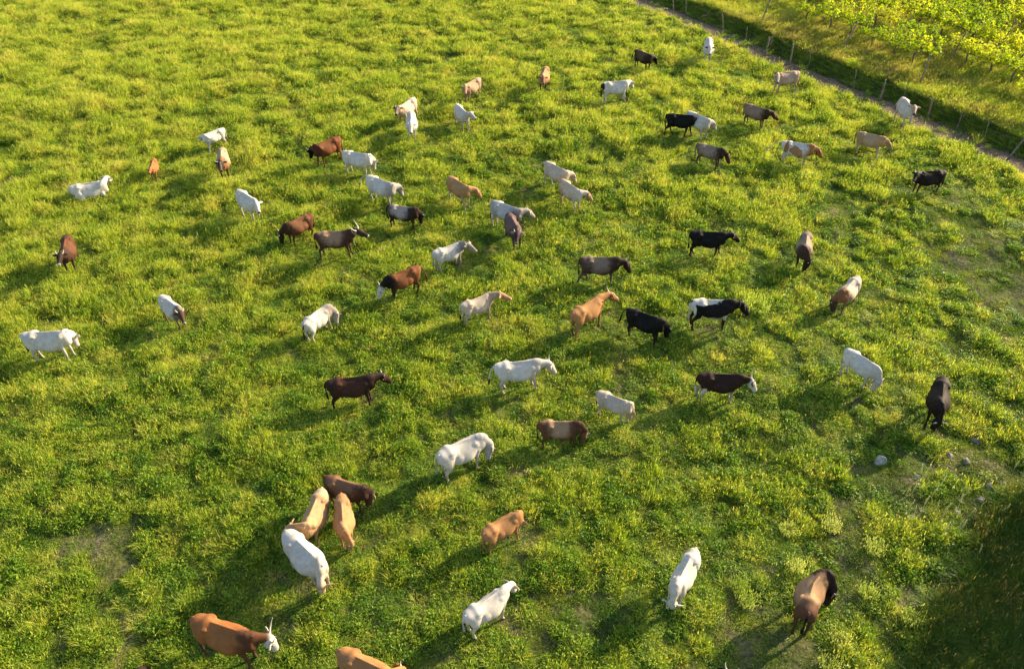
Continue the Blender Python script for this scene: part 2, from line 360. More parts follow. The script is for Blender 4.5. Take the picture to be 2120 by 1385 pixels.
# ------------------------------------------------------------------ cattle
def coat_mat():
    m, n, N, L = new_mat('hide')
    a = N('ShaderNodeVertexColor'); a.layer_name = 'coat'
    tc = N('ShaderNodeTexCoord'); nz = N('ShaderNodeTexNoise'); nz.inputs['Scale'].default_value = 7; nz.inputs['Detail'].default_value = 5
    L(tc.outputs['Object'], nz.inputs['Vector'])
    r = ramp(N, [(0.3, (0.84, 0.84, 0.84)), (0.7, (1.1, 1.1, 1.1))]); L(nz.outputs['Fac'], r.inputs[0])
    mx = N('ShaderNodeMix'); mx.data_type = 'RGBA'; mx.blend_type = 'MULTIPLY'; mx.inputs[0].default_value = 1
    L(a.outputs[0], mx.inputs[6]); L(r.outputs[0], mx.inputs[7])
    p = N('ShaderNodeBsdfPrincipled'); p.inputs['Roughness'].default_value = 0.7; p.inputs['Specular IOR Level'].default_value = 0.12
    pass
    L(mx.outputs[2], p.inputs['Base Color'])
    n2 = N('ShaderNodeTexNoise'); n2.inputs['Scale'].default_value = 60; L(tc.outputs['Object'], n2.inputs['Vector'])
    b = N('ShaderNodeBump'); b.inputs['Strength'].default_value = 0.25; b.inputs['Distance'].default_value = 0.01
    L(n2.outputs['Fac'], b.inputs['Height']); L(b.outputs[0], p.inputs['Normal'])
    o = N('ShaderNodeOutputMaterial'); L(p.outputs[0], o.inputs[0]); return m
M_coat = coat_mat()
M_horn = simple_mat('pale horn', (0.50, 0.42, 0.30), (0.66, 0.58, 0.44), 12, 0.45, 0.1)
M_hornd = simple_mat('dark horn', (0.10, 0.07, 0.05), (0.30, 0.24, 0.18), 9, 0.45, 0.1)
M_eye = simple_mat('eye', (0.012, 0.009, 0.008), (0.02, 0.015, 0.012), 5, 0.12, 0.0)
M_rope = simple_mat('rope', (0.35, 0.28, 0.18), (0.5, 0.42, 0.28), 30, 0.9, 0.4)
M_strap = simple_mat('strap', (0.03, 0.025, 0.02), (0.08, 0.05, 0.03), 30, 0.8, 0.2)
M_tag = simple_mat('yellow tag', (0.75, 0.42, 0.02), (0.85, 0.5, 0.04), 5, 0.5, 0.0)

class Src:
    """closed tubes and lumps that are melted into one skin; keeps where each point lies on the resting animal"""
    def __init__(s): s.v = []; s.f = []; s.r = []; s.part = []
    def ring_tube(s, rings, rest, part):
        K = len(rings[0]); b = len(s.v)
        for R, Q in zip(rings, rest):
            for p, q in zip(R, Q): s.v.append(p); s.r.append(q); s.part.append(part)
        n = len(rings)
        for i in range(n - 1):
            for k in range(K):
                k2 = (k + 1) % K; s.f.append((b + i * K + k, b + i * K + k2, b + (i + 1) * K + k2, b + (i + 1) * K + k))
        for i, fl in ((0, True), (n - 1, False)):
            c = np.mean(rings[i], 0); cr = np.mean(rest[i], 0); s.v.append(c); s.r.append(cr); s.part.append(part); ci = len(s.v) - 1
            for k in range(K):
                k2 = (k + 1) % K
                s.f.append((ci, b + i * K + k2, b + i * K + k) if fl else (ci, b + i * K + k, b + i * K + k2))
def cr_interp(P, n):
    """smooth resample of rows"""
    P = np.array(P, float); m = len(P); out = []
    for i in range(m - 1):
        p0 = P[max(i - 1, 0)]; p1 = P[i]; p2 = P[i + 1]; p3 = P[min(i + 2, m - 1)]
        for k in range(n):
            t = k / n; out.append(0.5 * ((2 * p1) + (p2 - p0) * t + (2 * p0 - 5 * p1 + 4 * p2 - p3) * t * t + (3 * p1 - p0 - 3 * p2 + p3) * t ** 3))
    out.append(P[-1]); return np.array(out)
def tube(src, pts, part, restf, fwd_ref=(0, 1, 0), K=14, n=3):
    """pts rows: x y z r_along_ref r_other"""
    Q = cr_interp(pts, n); C = Q[:, :3]; T = np.gradient(C, axis=0); T /= np.linalg.norm(T, axis=1)[:, None] + 1e-9
    ref = np.array(fwd_ref, float); rings = []; rest = []
    for i in range(len(C)):
        a = ref - T[i] * ref.dot(T[i]); a /= np.linalg.norm(a) + 1e-9; b = np.cross(T[i], a)
        th = np.arange(K) * 2 * math.pi / K
        R = C[i] + np.cos(th)[:, None] * a * Q[i, 3] + np.sin(th)[:, None] * b * Q[i, 4]
        rings.append(R); rest.append(restf(R, i / (len(C) - 1)))
    src.ring_tube(rings, rest, part)
def lump(src, c, r, part, post):
    K = 12; rings = []; rest = []
    for i in range(1, 8):
        ph = math.pi * i / 8; th = np.arange(K) * 2 * math.pi / K
        R = np.stack([c[0] - math.cos(ph) * r[0] + th * 0, c[1] + math.sin(ph) * r[1] * np.cos(th), c[2] + math.sin(ph) * r[2] * np.sin(th)], 1)
        rings.append(post(R)); rest.append(R)
    src.ring_tube(rings, rest, part)

TORSO = [  # x, ztop, zbot, half width, height share of widest, top roundness
 (-0.90, 1.20, 1.02, .07, .5, 2.0), (-0.87, 1.27, .92, .14, .6, 2.2), (-0.78, 1.315, .82, .205, .62, 2.0), (-0.64, 1.325, .76, .245, .62, 1.9),
 (-0.50, 1.355, .74, .26, .66, 1.95), (-0.38, 1.335, .70, .235, .58, 1.7), (-0.22, 1.31, .575, .315, .42, 1.5), (-0.05, 1.295, .54, .36, .40, 1.5), (0.12, 1.30, .53, .36, .40, 1.55),
 (0.27, 1.335, .555, .31, .45, 1.5), (0.40, 1.365, .62, .25, .5, 1.5), (0.52, 1.35, .67, .215, .5, 1.55), (0.63, 1.29, .73, .175, .5, 1.9), (0.71, 1.20, .80, .12, .5, 2.0)]
def norm(v): return v / (np.linalg.norm(v) + 1e-9)

class Cow:
    def __init__(s, bend=0.0, gait=(0, 0, 0, 0), fat=1.0, calf=False, lying=False, tail=0.0, tailkick=0.0, hornlen=0.2, hornstyle='up', M=(1.5, 0, .6), up=1.0):
        s.bend = bend; s.src = Src(); s.lying = lying
        xs = np.linspace(-1.6, 1.6, 129); th = bend * np.clip((xs + 0.35) / 0.85, 0, 1)
        cx = np.concatenate([[0], np.cumsum(np.cos((th[1:] + th[:-1]) / 2) * np.diff(xs))]); cy = np.concatenate([[0], np.cumsum(np.sin((th[1:] + th[:-1]) / 2) * np.diff(xs))])
        i0 = 64; cx -= cx[i0]; cy -= cy[i0]; s.tab = (xs, th, cx, cy)
        hw = fat
        # trunk
        T = cr_interp(TORSO, 3); rings = []; rest = []
        K = 30
        for q in T:
            x, zt, zb, w, wz, nt_ = q; zc = zb + (zt - zb) * wz; th_ = np.arange(K) * 2 * math.pi / K; c, sn = np.cos(th_), np.sin(th_)
            w = w * hw
            up_ = sn > 0; e = np.where(up_, 2 / nt_, 2 / 2.1)
            yy = w * np.sign(c) * np.abs(c) ** e; zz = np.where(up_, zc + (zt - zc) * np.abs(sn) ** e, zc - (zc - zb) * np.abs(sn) ** e)
            if calf: zz = np.where(zz < 0.85, 0.85 - (0.85 - zz) * 0.8, zz)
            R = np.stack([x + 0 * yy, yy, zz], 1); rest.append(R); rings.append(s.bm(R))
        s.src.ring_tube(rings, rest, 0)
        A = lambda c, r: lump(s.src, c, r, 0, s.bm)
        for sy in (1, -1):
            A((-.48, sy * .170 * hw, 1.232), (.14, .08, .056)); A((-.82, sy * .085, 1.16), (.07, .05, .07)); A((.36, sy * .150, .99), (.19, .10, .26)); A((-.62, sy * .16 * hw, 1.04), (.20, .10, .2))
            A((-.20, sy * .19 * hw, .86), (.28, .15, .22))
        A((.62, 0, .86), (.12, .12, .15))
        if not calf: A((-.45, 0, .64), (.17, .14, .12))
        A((.0, 0, 1.305), (.80, .035, .045))                       # ridge of the spine
        # legs
        def gaitf(P, g, top):
            P = np.array(P, float); d = np.clip((top - P[:, 2]) / top, 0, 1); P[:, 0] += g * d; P[:, 2] += 0.0; return P
        if not lying:
            for sy, g in ((1, gait[0]), (-1, gait[1])):
                L_ = gaitf([(.42, sy * .17, .95, .085, .13), (.39, sy * .18, .76, .08, .10), (.41, sy * .165, .56, .052, .062), (.43, sy * .155, .41, .05, .052), (.43, sy * .15, .26, .035, .037), (.43, sy * .15, .13, .043, .043), (.46, sy * .15, .06, .044, .046), (.48, sy * .15, -.03, .055, .065)], g, .95)
                tube(s.src, L_, 1, s.rf(), n=2, K=12) if False else s.limb(L_, 1)
            for sy, g in ((1, gait[2]), (-1, gait[3])):
                L_ = gaitf([(-.60, sy * .15, 1.12, .10, .22), (-.60, sy * .18, .88, .105, .20), (-.60, sy * .18, .70, .08, .135), (-.67, sy * .165, .56, .052, .085), (-.73, sy * .155, .46, .045, .058), (-.71, sy * .15, .29, .036, .042), (-.69, sy * .15, .13, .044, .046), (-.66, sy * .15, .06, .044, .046), (-.64, sy * .15, -.03, .055, .065)], g, 1.0)
                s.limb(L_, 2)
        else:
            for sy in (1, -1):
                s.limb([(.42, sy * .2, .85, .085, .13), (.52, sy * .26, .70, .07, .08), (.66, sy * .26, .60, .05, .05), (.50, sy * .24, .56, .04, .04), (.36, sy * .24, .56, .045, .045)], 1)
                s.limb([(-.60, sy * .2, .95, .12, .22), (-.42, sy * .34, .76, .10, .16), (-.30, sy * .38, .64, .07, .08), (-.52, sy * .40, .60, .05, .05), (-.30, sy * .44, .58, .045, .045)], 2)
        # tail: t = sideways swing, kick = away from the body
        tl = [(-.84, 0, 1.28, .035, .035), (-.91, tail * .1, 1.24, .03, .03), (-.95 - tailkick * .3, tail * .25, 1.10 + tailkick * .1, .026, .026), (-.94 - tailkick * .75, tail * .5, .86 + tailkick * .22, .024, .024),
              (-.92 - tailkick * 1.05, tail * .7, .68 + tailkick * .2, .034, .034), (-.91 - tailkick * 1.2, tail * .8, .55 + tailkick * .12, .044, .044), (-.91 - tailkick * 1.3, tail * .85, .42 + tailkick * .1, .02, .02)]
        if lying: tl = [(a, b, max(c, .58), d, e) for a, b, c, d, e in tl]
        s.limb(tl, 3)
        # neck and head: two links that reach for the muzzle position
        hl = 0.56 if not calf else 0.49; nl = 0.55 if not calf else 0.48
        Nb = s.bm(np.array([[.56, 0, 1.13]]))[0]; thN = bend; fwd = np.array([math.cos(thN), math.sin(thN), 0])
        s.Nb, s.fwd = Nb, fwd
        Mz = np.array(M, float); d = Mz - Nb; dist = np.linalg.norm(d); mn, mxr = .66, (hl + nl) * .975
        dn = d / dist; dist = min(max(dist, mn), mxr)
        # keep the neck from folding back through the chest
        if dn.dot(fwd) < 0.02: dn = norm(dn + fwd * (0.05 - dn.dot(fwd)))
        Mz = Nb + dn * dist
        a = (nl * nl - hl * hl + dist * dist) / (2 * dist); h = math.sqrt(max(nl * nl - a * a, 1e-4))
        hor = norm(np.array([dn[0], dn[1], 0.0]) + fwd * 0.15); e = np.array([0, 0, 1.0]) * up + hor * 0.8; e = norm(e - dn * e.dot(dn))
        Pl = Nb + dn * a + e * h
        s.poll, s.muz = Pl, Mz
        hd = norm(Mz - Pl); uh = norm(e - hd * e.dot(hd)); side = norm(np.cross(uh, hd)); s.side, s.uh, s.hd = side, uh, hd
        N0 = s.bm(np.array([[.36, 0, 1.06]]))[0]
        nd = norm(Pl - Nb)
        pts = [(*N0, .17, .27), (*Nb, .15, .255), (*(Nb + (Pl - Nb) * .35 - uh * 0.02), .118, .205), (*(Nb + (Pl - Nb) * .70 - uh * .02), .092, .150), (*(Pl - uh * .10 + nd * 0.01), .085, .125), (*(Pl - uh * .11 + hd * .08), .08, .10)]
        s.freetube(pts, 4, side, lambda t: (.36 + .8 * t, 0, 1.15), K=20, n=4)
        # dewlap
        dw = s.bm(np.array([[.60, 0, .84]]))[0]
        # a flap hanging under the neck
        mid = Nb + (Pl - Nb) * .45 + np.array([0, 0, -.15]); s.freetube([(*(N0 + np.array([0, 0, -.25])), .05, .08), (*dw, .045, .09), (*mid, .035, .06), (*(Pl - uh * .18), .03, .05)], 4, side, lambda t: (.5 + .5 * t, 0, .95), K=10, n=3)
        HP = [(-.05, .075, .06, .085), (.0, .105, .10, .10), (.06, .12, .13, .125), (.16, .12, .14, .13), (.24, .10, .13, .125), (.32, .08, .108, .11), (.40, .075, .094, .10), (.46, .082, .088, .095), (.495, .076, .075, .09), (.52, .045, .045, .09)]
        k = hl / .50; pts = []
        for t, w, hh, dr in HP: w *= 1.10; hh *= 1.08; c = Pl + hd * t * k + uh * (0.045 - dr); pts.append((*c, w, hh))
        s.freetube(pts, 5, side, lambda t: (1.2 + t * .5, 0, 1.0), K=20, n=3)
        # ears
        for q in (1, -1):
            b0 = Pl + side * q * .075 + hd * .035 - uh * .045; o = norm(side * q * 1.0 - uh * .22 - hd * 0.18)
            s.freetube([(*b0, .024, .03), (*(b0 + o * .07), .026, .062), (*(b0 + o * .15), .024, .068), (*(b0 + o * .22), .02, .042), (*(b0 + o * .26), .012, .014)], 6, norm(uh * .8 + hd * .3), lambda t: (1.15, 0, 1.1), K=10, n=2)
        s.hornlen, s.hornstyle = hornlen, hornstyle
    def rf(s): return lambda R, t: R
    def bm(s, R):
        R = np.array(R, float); xs, th, cx, cy = s.tab; x = np.interp(R[:, 0], xs, cx); y = np.interp(R[:, 0], xs, cy); t = np.interp(R[:, 0], xs, th)
        z = R[:, 2] - (0.53 if s.lying else 0)
        return np.stack([x - np.sin(t) * R[:, 1], y + np.cos(t) * R[:, 1], z], 1)
    def limb(s, pts, part, K=12, n=3):
        Q = cr_interp(pts, n); C = Q[:, :3]; T = np.gradient(C, axis=0); T /= np.linalg.norm(T, axis=1)[:, None] + 1e-9; rings = []; rest = []
        for i in range(len(C)):
            a = np.array([0, 1.0, 0]); a = norm(a - T[i] * a.dot(T[i])); b = np.cross(T[i], a); th = np.arange(K) * 2 * math.pi / K
            R = C[i] + np.cos(th)[:, None] * a * Q[i, 3] + np.sin(th)[:, None] * b * Q[i, 4]; rest.append(R); rings.append(s.bm(R))
        s.src.ring_tube(rings, rest, part)
    def freetube(s, pts, part, ref, restf, K=14, n=3):
        Q = cr_interp(pts, n); C = Q[:, :3]; T = np.gradient(C, axis=0); T /= np.linalg.norm(T, axis=1)[:, None] + 1e-9; rings = []; rest = []
        if s.lying and part == 4: pass
        for i in range(len(C)):
            a = ref - T[i] * ref.dot(T[i]); a = norm(a); b = np.cross(T[i], a); th = np.arange(K) * 2 * math.pi / K
            off = np.cos(th)[:, None] * a * Q[i, 3] + np.sin(th)[:, None] * b * Q[i, 4]
            rings.append(C[i] + off); r0 = np.array(restf(i / (len(C) - 1)))
            rr = np.tile(r0, (K, 1)); rr[:, 1] += off.dot(ref); rr[:, 2] += off[:, 2]
            if part == 4: w_ = min(1, i / (len(C) - 1) / .45); rr[:, 0] = (1 - w_) * (.56 + (C[i] + off - s.Nb).dot(s.fwd)) + w_ * rr[:, 0]; rr[:, 2] = (1 - w_) * (C[i] + off)[:, 2] + w_ * rr[:, 2]
            rest.append(rr)
        s.src.ring_tube(rings, rest, part)

def sm(a, b, x): return sstep(a, b, x)
C_WHITE, C_CREAM, C_FAWN, C_TAN, C_ORANGE, C_CHEST, C_BROWN, C_DARK, C_BLACK, C_GREY, C_TAUPE = ((.62, .56, .48), (.58, .46, .34), (.50, .33, .19), (.50, .27, .11), (.42, .17, .05), (.23, .075, .022), (.12, .05, .022), (.045, .022, .014), (.010, .008, .007), (.40, .37, .34), (.28, .19, .125))
COATK = 1.0
def paint(rest, part, c, seed):
    """coat colour for every point; c: body saddle neck head legs tail belly muzzle face patches ..."""
    n = len(rest); X, Y, Z = rest[:, 0], rest[:, 1], rest[:, 2]
    body = np.array(c['body']); col = np.tile(body, (n, 1))
    def mix(w, k, amt=1.0):
        nonlocal col
        w = np.clip(w * amt, 0, 1)[:, None]; col = col * (1 - w) + np.array(k) * w
    nz = np.array([mnoise.noise(Vector((a * 2.4 + seed, b * 2.4, d * 2.4 - seed))) for a, b, d in zip(X, Y, Z)])
    trunk = (part == 0); n2 = np.array([mnoise.fractal(Vector((a * 5 - seed, b * 5, d * 7 + seed)), 1.0, 2.0, 3) for a, b, d in zip(X, Y, Z)])
    if 'saddle' in c: mix(sm(-.78, -.30, X + nz * .2 + n2 * .12 + .3 * (Z - 1)) * sm(.52, .02, X + nz * .2 + n2 * .12 - .4 * (Z - 1.1)) * sm(.62, 1.0, Z + nz * .15) * (part <= 2), c['saddle'])
    if 'rump' in c: mix(sm(-.45, -.72, X + nz * .1) * (part <= 3), c['rump'])
    if 'belly' in c: mix(sm(.80, .64, Z + nz * .1) * trunk, c['belly'])
    if 'neck' in c: mix(np.where(part == 6, 1.0, sm(.20, .58, X + nz * .15 + n2 * .12) * ((part <= 1) | (part >= 4))), c['neck'], c.get('neckamt', 1.0))
    if 'legs' in c: mix(sm(.78, .48, Z + nz * .1) * ((part == 1) | (part == 2)), c['legs'])
    if 'head' in c: mix(((part == 5) | (part == 6)) * 1.0, c['head']); mix(sm(.82, 1.02, X) * (part == 4), c['head'])
    if 'face' in c: mix((part == 5) * sm(.055, .03, np.abs(Y)) * sm(1.22, 1.3, X), c['face'])
    if 'ears' in c: mix((part == 6) * 1.0, c['ears'])
    if 'tail' in c: mix((part == 3) * sm(c.get('tailz', .8), c.get('tailz', .8) - .15, Z), c['tail'])
    else: mix((part == 3) * sm(.72, .6, Z), np.array(body) * .35)
    for pt in c.get('patches', []):
        px, py, pz, rx, rz, k = pt; sy = 1 if py == 0 else py
        d = np.sqrt(((X - px) / rx) ** 2 + ((Z - pz) / rz) ** 2) + nz * .35 + n2 * .22; w = sm(1.08, .92, d) * ((part <= 2) | ((part == 4) & (px > .5)))
        if py: w = w * (Y * py > 0)
        mix(w, k)
    mix((part == 5) * sm(1.60, 1.66, X), c.get('muzzle', (.30, .24, .20)))
    mix((part == 5) * sm(1.66, 1.69, X), c.get('nose', (.05, .04, .04)))
    mix(((part == 1) | (part == 2)) * sm(.06, .03, Z), (.06, .05, .04))                   # hooves
    lum = np.clip(col.mean(1) / .55, 0, 1)[:, None]; col = col * (.50 + .22 * lum)
    dirt_ = np.clip(sm(.85, .35, Z) * .35 * (part <= 2) + sm(.15, .6, n2) * .22, 0, .6)[:, None]; col = col * (1 - dirt_) + np.array((.20, .145, .09)) * np.clip(lum + .15, 0, 1) * dirt_
    v = 1 + nz * .12 + n2 * .08
    return np.clip(col * v[:, None], 0, 1)

COWS = []
def horn_mesh(c, q, length, style, r0=.030):
    Pl, hd, uh, sd_ = c.poll, c.hd, c.uh, c.side * q; b0 = Pl + sd_ * .065 + hd * .0 - uh * .035; V = []; F = []; n = 7; K = 8; C = []
    for i in range(n):
        t = i / (n - 1)
        if style == 'up': d = sd_ * (.80 * t - .32 * t * t) + uh * (.12 * t + .30 * t * t) - hd * (.05 * t + .62 * t * t)
        elif style == 'long': d = sd_ * (.85 * t - .45 * t * t) + uh * (.10 * t + .35 * t * t) - hd * (.15 * t + .80 * t * t)
        elif style == 'side': d = sd_ * (1.0 * t - .15 * t * t) + uh * (.05 * t + .22 * t * t) - hd * (.30 * t * t)
        else: d = sd_ * (.9 * t - .35 * t * t) + hd * (.0 * t + .55 * t * t) + uh * (.15 * t)
        C.append(b0 + d * length)
    C = np.array(C); T = np.gradient(C, axis=0)
    for i in range(n):
        t = norm(T[i]); a = norm(np.cross(t, uh + hd * .3)); b = np.cross(t, a); r = r0 * (1 - .85 * (i / (n - 1)) ** 1.3)
        for k in range(K): th = k * 2 * math.pi / K; V.append(C[i] + a * r * math.cos(th) + b * r * math.sin(th))
    for i in range(n - 1):
        for k in range(K): F.append((i * K + k, i * K + (k + 1) % K, (i + 1) * K + (k + 1) % K, (i + 1) * K + k))
    F.append(tuple(range(K))[::-1]); F.append(tuple((n - 1) * K + k for k in range(K)))
    return V, F
def ball(c, r):
    bmx = bmesh.new(); bmesh.ops.create_uvsphere(bmx, u_segments=10, v_segments=7, radius=r)
    me_ = bpy.data.meshes.new('eye'); bmx.verts.ensure_lookup_table()
    for v in bmx.verts: v.co += Vector(c)
    bmx.to_mesh(me_); bmx.free(); return me_
def loop_band(c, kind):
    """halter or collar fitted round head or neck"""
    V = []; F = []; K = 18; rings = []
    if kind == 'collar':
        Nb = c.bm(np.array([[.56, 0, 1.13]]))[0]; ctr = Nb + (c.poll - Nb) * .62 - c.uh * .02; ax = norm(c.poll - Nb); w, h, wd = .105, .168, .035
    else: ctr = c.poll + c.hd * .33 + c.uh * (.045 - .10); ax = c.hd; w, h, wd = .076, .104, .02
    a = norm(c.side - ax * c.side.dot(ax)); b = np.cross(ax, a)
    for k in range(K):
        th = 2 * math.pi * k / K; rad = a * math.cos(th) * w + b * math.sin(th) * h; rn = norm(rad) * .012
        V += [ctr + rad - ax * wd / 2, ctr + rad + rn - ax * wd / 2, ctr + rad + rn + ax * wd / 2, ctr + rad + ax * wd / 2]
    for k in range(K):
        k2 = (k + 1) % K
        for j in range(4): F.append((k * 4 + j, k2 * 4 + j, k2 * 4 + (j + 1) % 4, k * 4 + (j + 1) % 4))
    return V, F

def make_cow(T, Wp, Mp, mz, coat, label, s=None, hornlen=.2, hornstyle='up', horns='pale', extra=(), cat='cow', dz=0.0, calf=False, lying=False, up=1.0, rear=False, flip=False, **kw):
    k = s or 1.0
    drop = .53 if lying else 0
    for _ in range(2):
        t3 = unp(*T, (1.30 - drop) * k); w3 = unp(*Wp, (1.34 - drop) * k); ln = np.linalg.norm(w3 - t3)
        if s is None: k = min(max(1 + .5 * (ln / 1.36 - 1), .90), 1.12)
    mid = (t3 + w3) / 2; d = norm((w3 - t3)[:2] * 1.0); ang = math.atan2(d[1], d[0])
    # middle of tail head (-.84) and shoulder (.36) lies at x = -.24
    loc = np.array([mid[0] + d[0] * .24 * k, mid[1] + d[1] * .24 * k, 0])
    ca, sa = math.cos(ang), math.sin(ang); R = np.array([[ca, sa], [-sa, ca]])
    m3 = unp(*Mp, mz); ml = R.dot(m3[:2] - loc[:2]) / k; Mloc = (ml[0], ml[1], mz / k)
    bend = kw.pop('bend', 0.0)
    if bend: ang -= bend * .35
    if bend:
        ca, sa = math.cos(ang), math.sin(ang); R = np.array([[ca, sa], [-sa, ca]]); ml = R.dot(m3[:2] - loc[:2]) / k; Mloc = (ml[0], ml[1], mz / k)
    g = kw.pop('gait', None)
    if g is None: g = (random.uniform(-.12, .14), random.uniform(-.12, .14), random.uniform(-.10, .16), random.uniform(-.10, .16))
    # the muzzle lies on the ray through its picture point: take the height nearest the wanted one at which the neck can reach it
    ca, sa = math.cos(ang), math.sin(ang); R = np.array([[ca, sa], [-sa, ca]]); hb = bend; nb = np.array([.56 * math.cos(hb * .6), .56 * math.sin(hb * .6), 1.13 - drop]); best_ = None; rt = 1.08 if not calf else .95
    for zt in np.arange(.06, 1.45, .02):
        q_ = unp(*Mp, zt); l_ = R.dot(q_[:2] - loc[:2]) / k; dd_ = math.dist((l_[0], l_[1], zt / k), nb); pen = abs(zt - mz) + 6 * max(0, .89 * rt - dd_) + 6 * max(0, dd_ - .97 * rt) + 2 * max(0, nb[0] + .05 - l_[0])
        if best_ is None or pen < best_[0]: best_ = (pen, (l_[0], l_[1], zt / k))
    Mloc = best_[1]
    c = Cow(bend=bend, gait=g, calf=calf, lying=lying, hornlen=hornlen, hornstyle=hornstyle, M=Mloc, up=up, fat=kw.pop('fat', 1.0), tail=kw.pop('tail', random.uniform(-.12, .12)), tailkick=kw.pop('kick', 0.0))
    me_ = mesh_from('cow_src', c.src.v, c.src.f)
    o = link('cow' if not calf else 'calf', me_)
    md = o.modifiers.new('r', 'REMESH'); md.mode = 'VOXEL'; md.voxel_size = 0.021
    m2 = o.modifiers.new('s', 'SMOOTH'); m2.factor = .5; m2.iterations = 4
    o.location = (loc[0], loc[1], tz(loc[0], loc[1]) + dz); o.rotation_euler = (0, 0, ang); o.scale = (k, k, k)
    COWS.append((o, c, coat, dict(label=label, category=cat, group='cattle grazing across the pasture'), horns if hornlen > 0 else None, extra))
    return o
mk = make_cow
def coat(body, **k): return dict(body=body, **k)
white = lambda **k: coat(C_WHITE, **{**dict(muzzle=(.45, .38, .34)), **k})
K_ = dict
NECKG = (.44, .39, .34)
mk((143, 381), (197, 371), (228, 366), .70, white(), 'white cow lying down in tall grass near the left edge, nose raised', s=1.05, lying=True, hornlen=.08, up=.5, dz=-.08)
mk((317, 325), (312, 340), (308, 356), .42, coat(C_ORANGE), 'tiny orange brown calf facing the camera beside the white cow lying down', s=.66, calf=True, hornlen=0, cat='calf')
mk((460, 263), (428, 274), (412, 288), .72, white(), 'white long legged calf facing left at the far left of the herd', s=.80, calf=True, hornlen=0, cat='calf', gait=(.12, -.06, .02, -.18))
mk((458, 302), (457, 328), (458, 353), .45, coat((.36, .20, .10), legs=C_BROWN, neck=C_CHEST, neckamt=.6, head=C_DARK, face=(.3, .2, .13), saddle=(.52, .36, .22)), 'fawn cow with dark brown head facing the camera below the white calf', hornlen=.2, hornstyle='side', s=1.0)
mk((490, 393), (524, 414), (537, 442), .42, white(), 'white cow walking down right left of the centre with pink ears', hornlen=.0, s=1.0)
mk((137, 484), (130, 514), (121, 547), .22, coat(C_BROWN, saddle=(.17, .065, .028), neck=(.07, .03, .02), head=C_DARK, muzzle=(.6, .55, .5), nose=(.6, .55, .5)), 'dark brown cow grazing toward the camera at the far left edge', hornlen=.18, s=.98)
mk((699, 289), (664, 302), (650, 329), .35, coat(C_CHEST, head=C_BLACK, neck=(.10, .03, .015), legs=(.25, .09, .03), muzzle=(.55, .5, .45), nose=(.55, .5, .45)), 'reddish brown cow with black head grazing to the left beside a white cow', hornlen=.2, s=1.0)
mk((709, 315), (757, 322), (766, 350), .38, white(head=(.58, .52, .46)), 'white cow with pinkish horns between the reddish brown cow and the bluish white one', hornlen=.2, hornstyle='side')
mk((758, 362), (806, 379), (829, 402), .68, white(neck=NECKG), 'bluish white cow looking right with its tail flicked out to the left', hornlen=.14, kick=.5)
mk((851, 230), (851, 254), (851, 279), .25, white(), 'white cow grazing head on toward the camera in front of a cream cow', hornlen=.12, s=.95)
mk((857, 202), (832, 218), (820, 238), .42, coat(C_CREAM, head=(.22, .14, .09), face=(.5, .4, .3), neck=C_FAWN, neckamt=.6, legs=C_FAWN), 'cream cow with dark face half hidden behind a white cow facing the camera', hornlen=.15, s=1.0)
mk((803, 423), (850, 427), (873, 460), .28, coat(C_DARK, saddle=(.42, .35, .30), head=(.03, .02, .015), muzzle=(.5, .45, .4), nose=(.5, .45, .4)), 'dark brown cow with pale grey saddle below the bluish white cow', hornlen=.2, hornstyle='side')
mk((991, 158), (968, 170), (963, 192), .18, coat(C_FAWN, neck=C_TAN, neckamt=.7, head=(.42, .25, .13)), 'tan cow grazing down left near the top middle of the pasture', hornlen=.12, kick=.25, s=.95)
mk((944, 211), (963, 228), (985, 243), .62, white(neck=NECKG, neckamt=.6), 'white cow turned right with head level below the tan cow at the top', hornlen=.12, s=.92)
mk((1131, 137), (1125, 151), (1125, 173), .35, coat(C_TAN, legs=C_BROWN, head=(.30, .13, .05)), 'orange tan cow facing the camera alone at the top middle', hornlen=.1, s=.95)
mk((1250, 173), (1288, 169), (1311, 182), .92, white(tail=C_DARK, tailz=1.3, patches=[(-.86, 0, 1.12, .09, .18, C_DARK)]), 'white cow with black tail looking right near the top of the pasture', hornlen=.12, s=.98)
mk((928, 359), (963, 379), (997, 404), .72, coat(C_TAN, legs=C_CREAM, muzzle=(.6, .5, .4)), 'tan hornless cow with raised head looking right in the upper middle', hornlen=0)
mk((1134, 331), (1163, 345), (1178, 364), .35, coat(C_CREAM, head=(.55, .42, .32)), 'cream horned cow with its tail out behind, partly behind a cream cow with white neck', hornlen=.2, kick=.45, s=.98)
mk((1163, 367), (1194, 388), (1227, 412), .75, coat((.55, .38, .24), saddle=(.62, .46, .32), neck=(.60, .52, .44), head=(.50, .30, .16), muzzle=(.6, .5, .42)), 'light tan cow with whitish neck and small horns looking right at the centre top', hornlen=.16)
mk((1021, 411), (1064, 425), (1107, 444), .68, coat(C_GREY, neck=(.33, .29, .27), saddle=(.52, .48, .44), legs=C_WHITE, head=(.42, .34, .28)), 'light grey cow reaching right behind a dark brown cow facing the camera', hornlen=.15, s=1.02)
mk((1054, 438), (1068, 462), (1069, 500), .25, coat((.13, .07, .06), saddle=(.22, .13, .11), head=(.06, .03, .03), muzzle=(.5, .45, .4), ears=(.3, .22, .18)), 'purplish brown cow grazing toward the camera in front of the light grey cow', hornlen=.14, s=.98)
mk((1317, 101), (1343, 111), (1356, 128), .32, coat(C_DARK, saddle=(.15, .08, .045), head=C_BLACK), 'small dark brown cow looking right at the top beside the track', hornlen=.12, kick=.3, s=.86)
mk((1469, 73), (1470, 91), (1470, 111), .38, white(ears=C_BROWN, patches=[(1.3, 0, 1, .1, .1, C_FAWN)]), 'white dark eared cow facing the camera nearest the top of the track', hornlen=0, s=1.0)
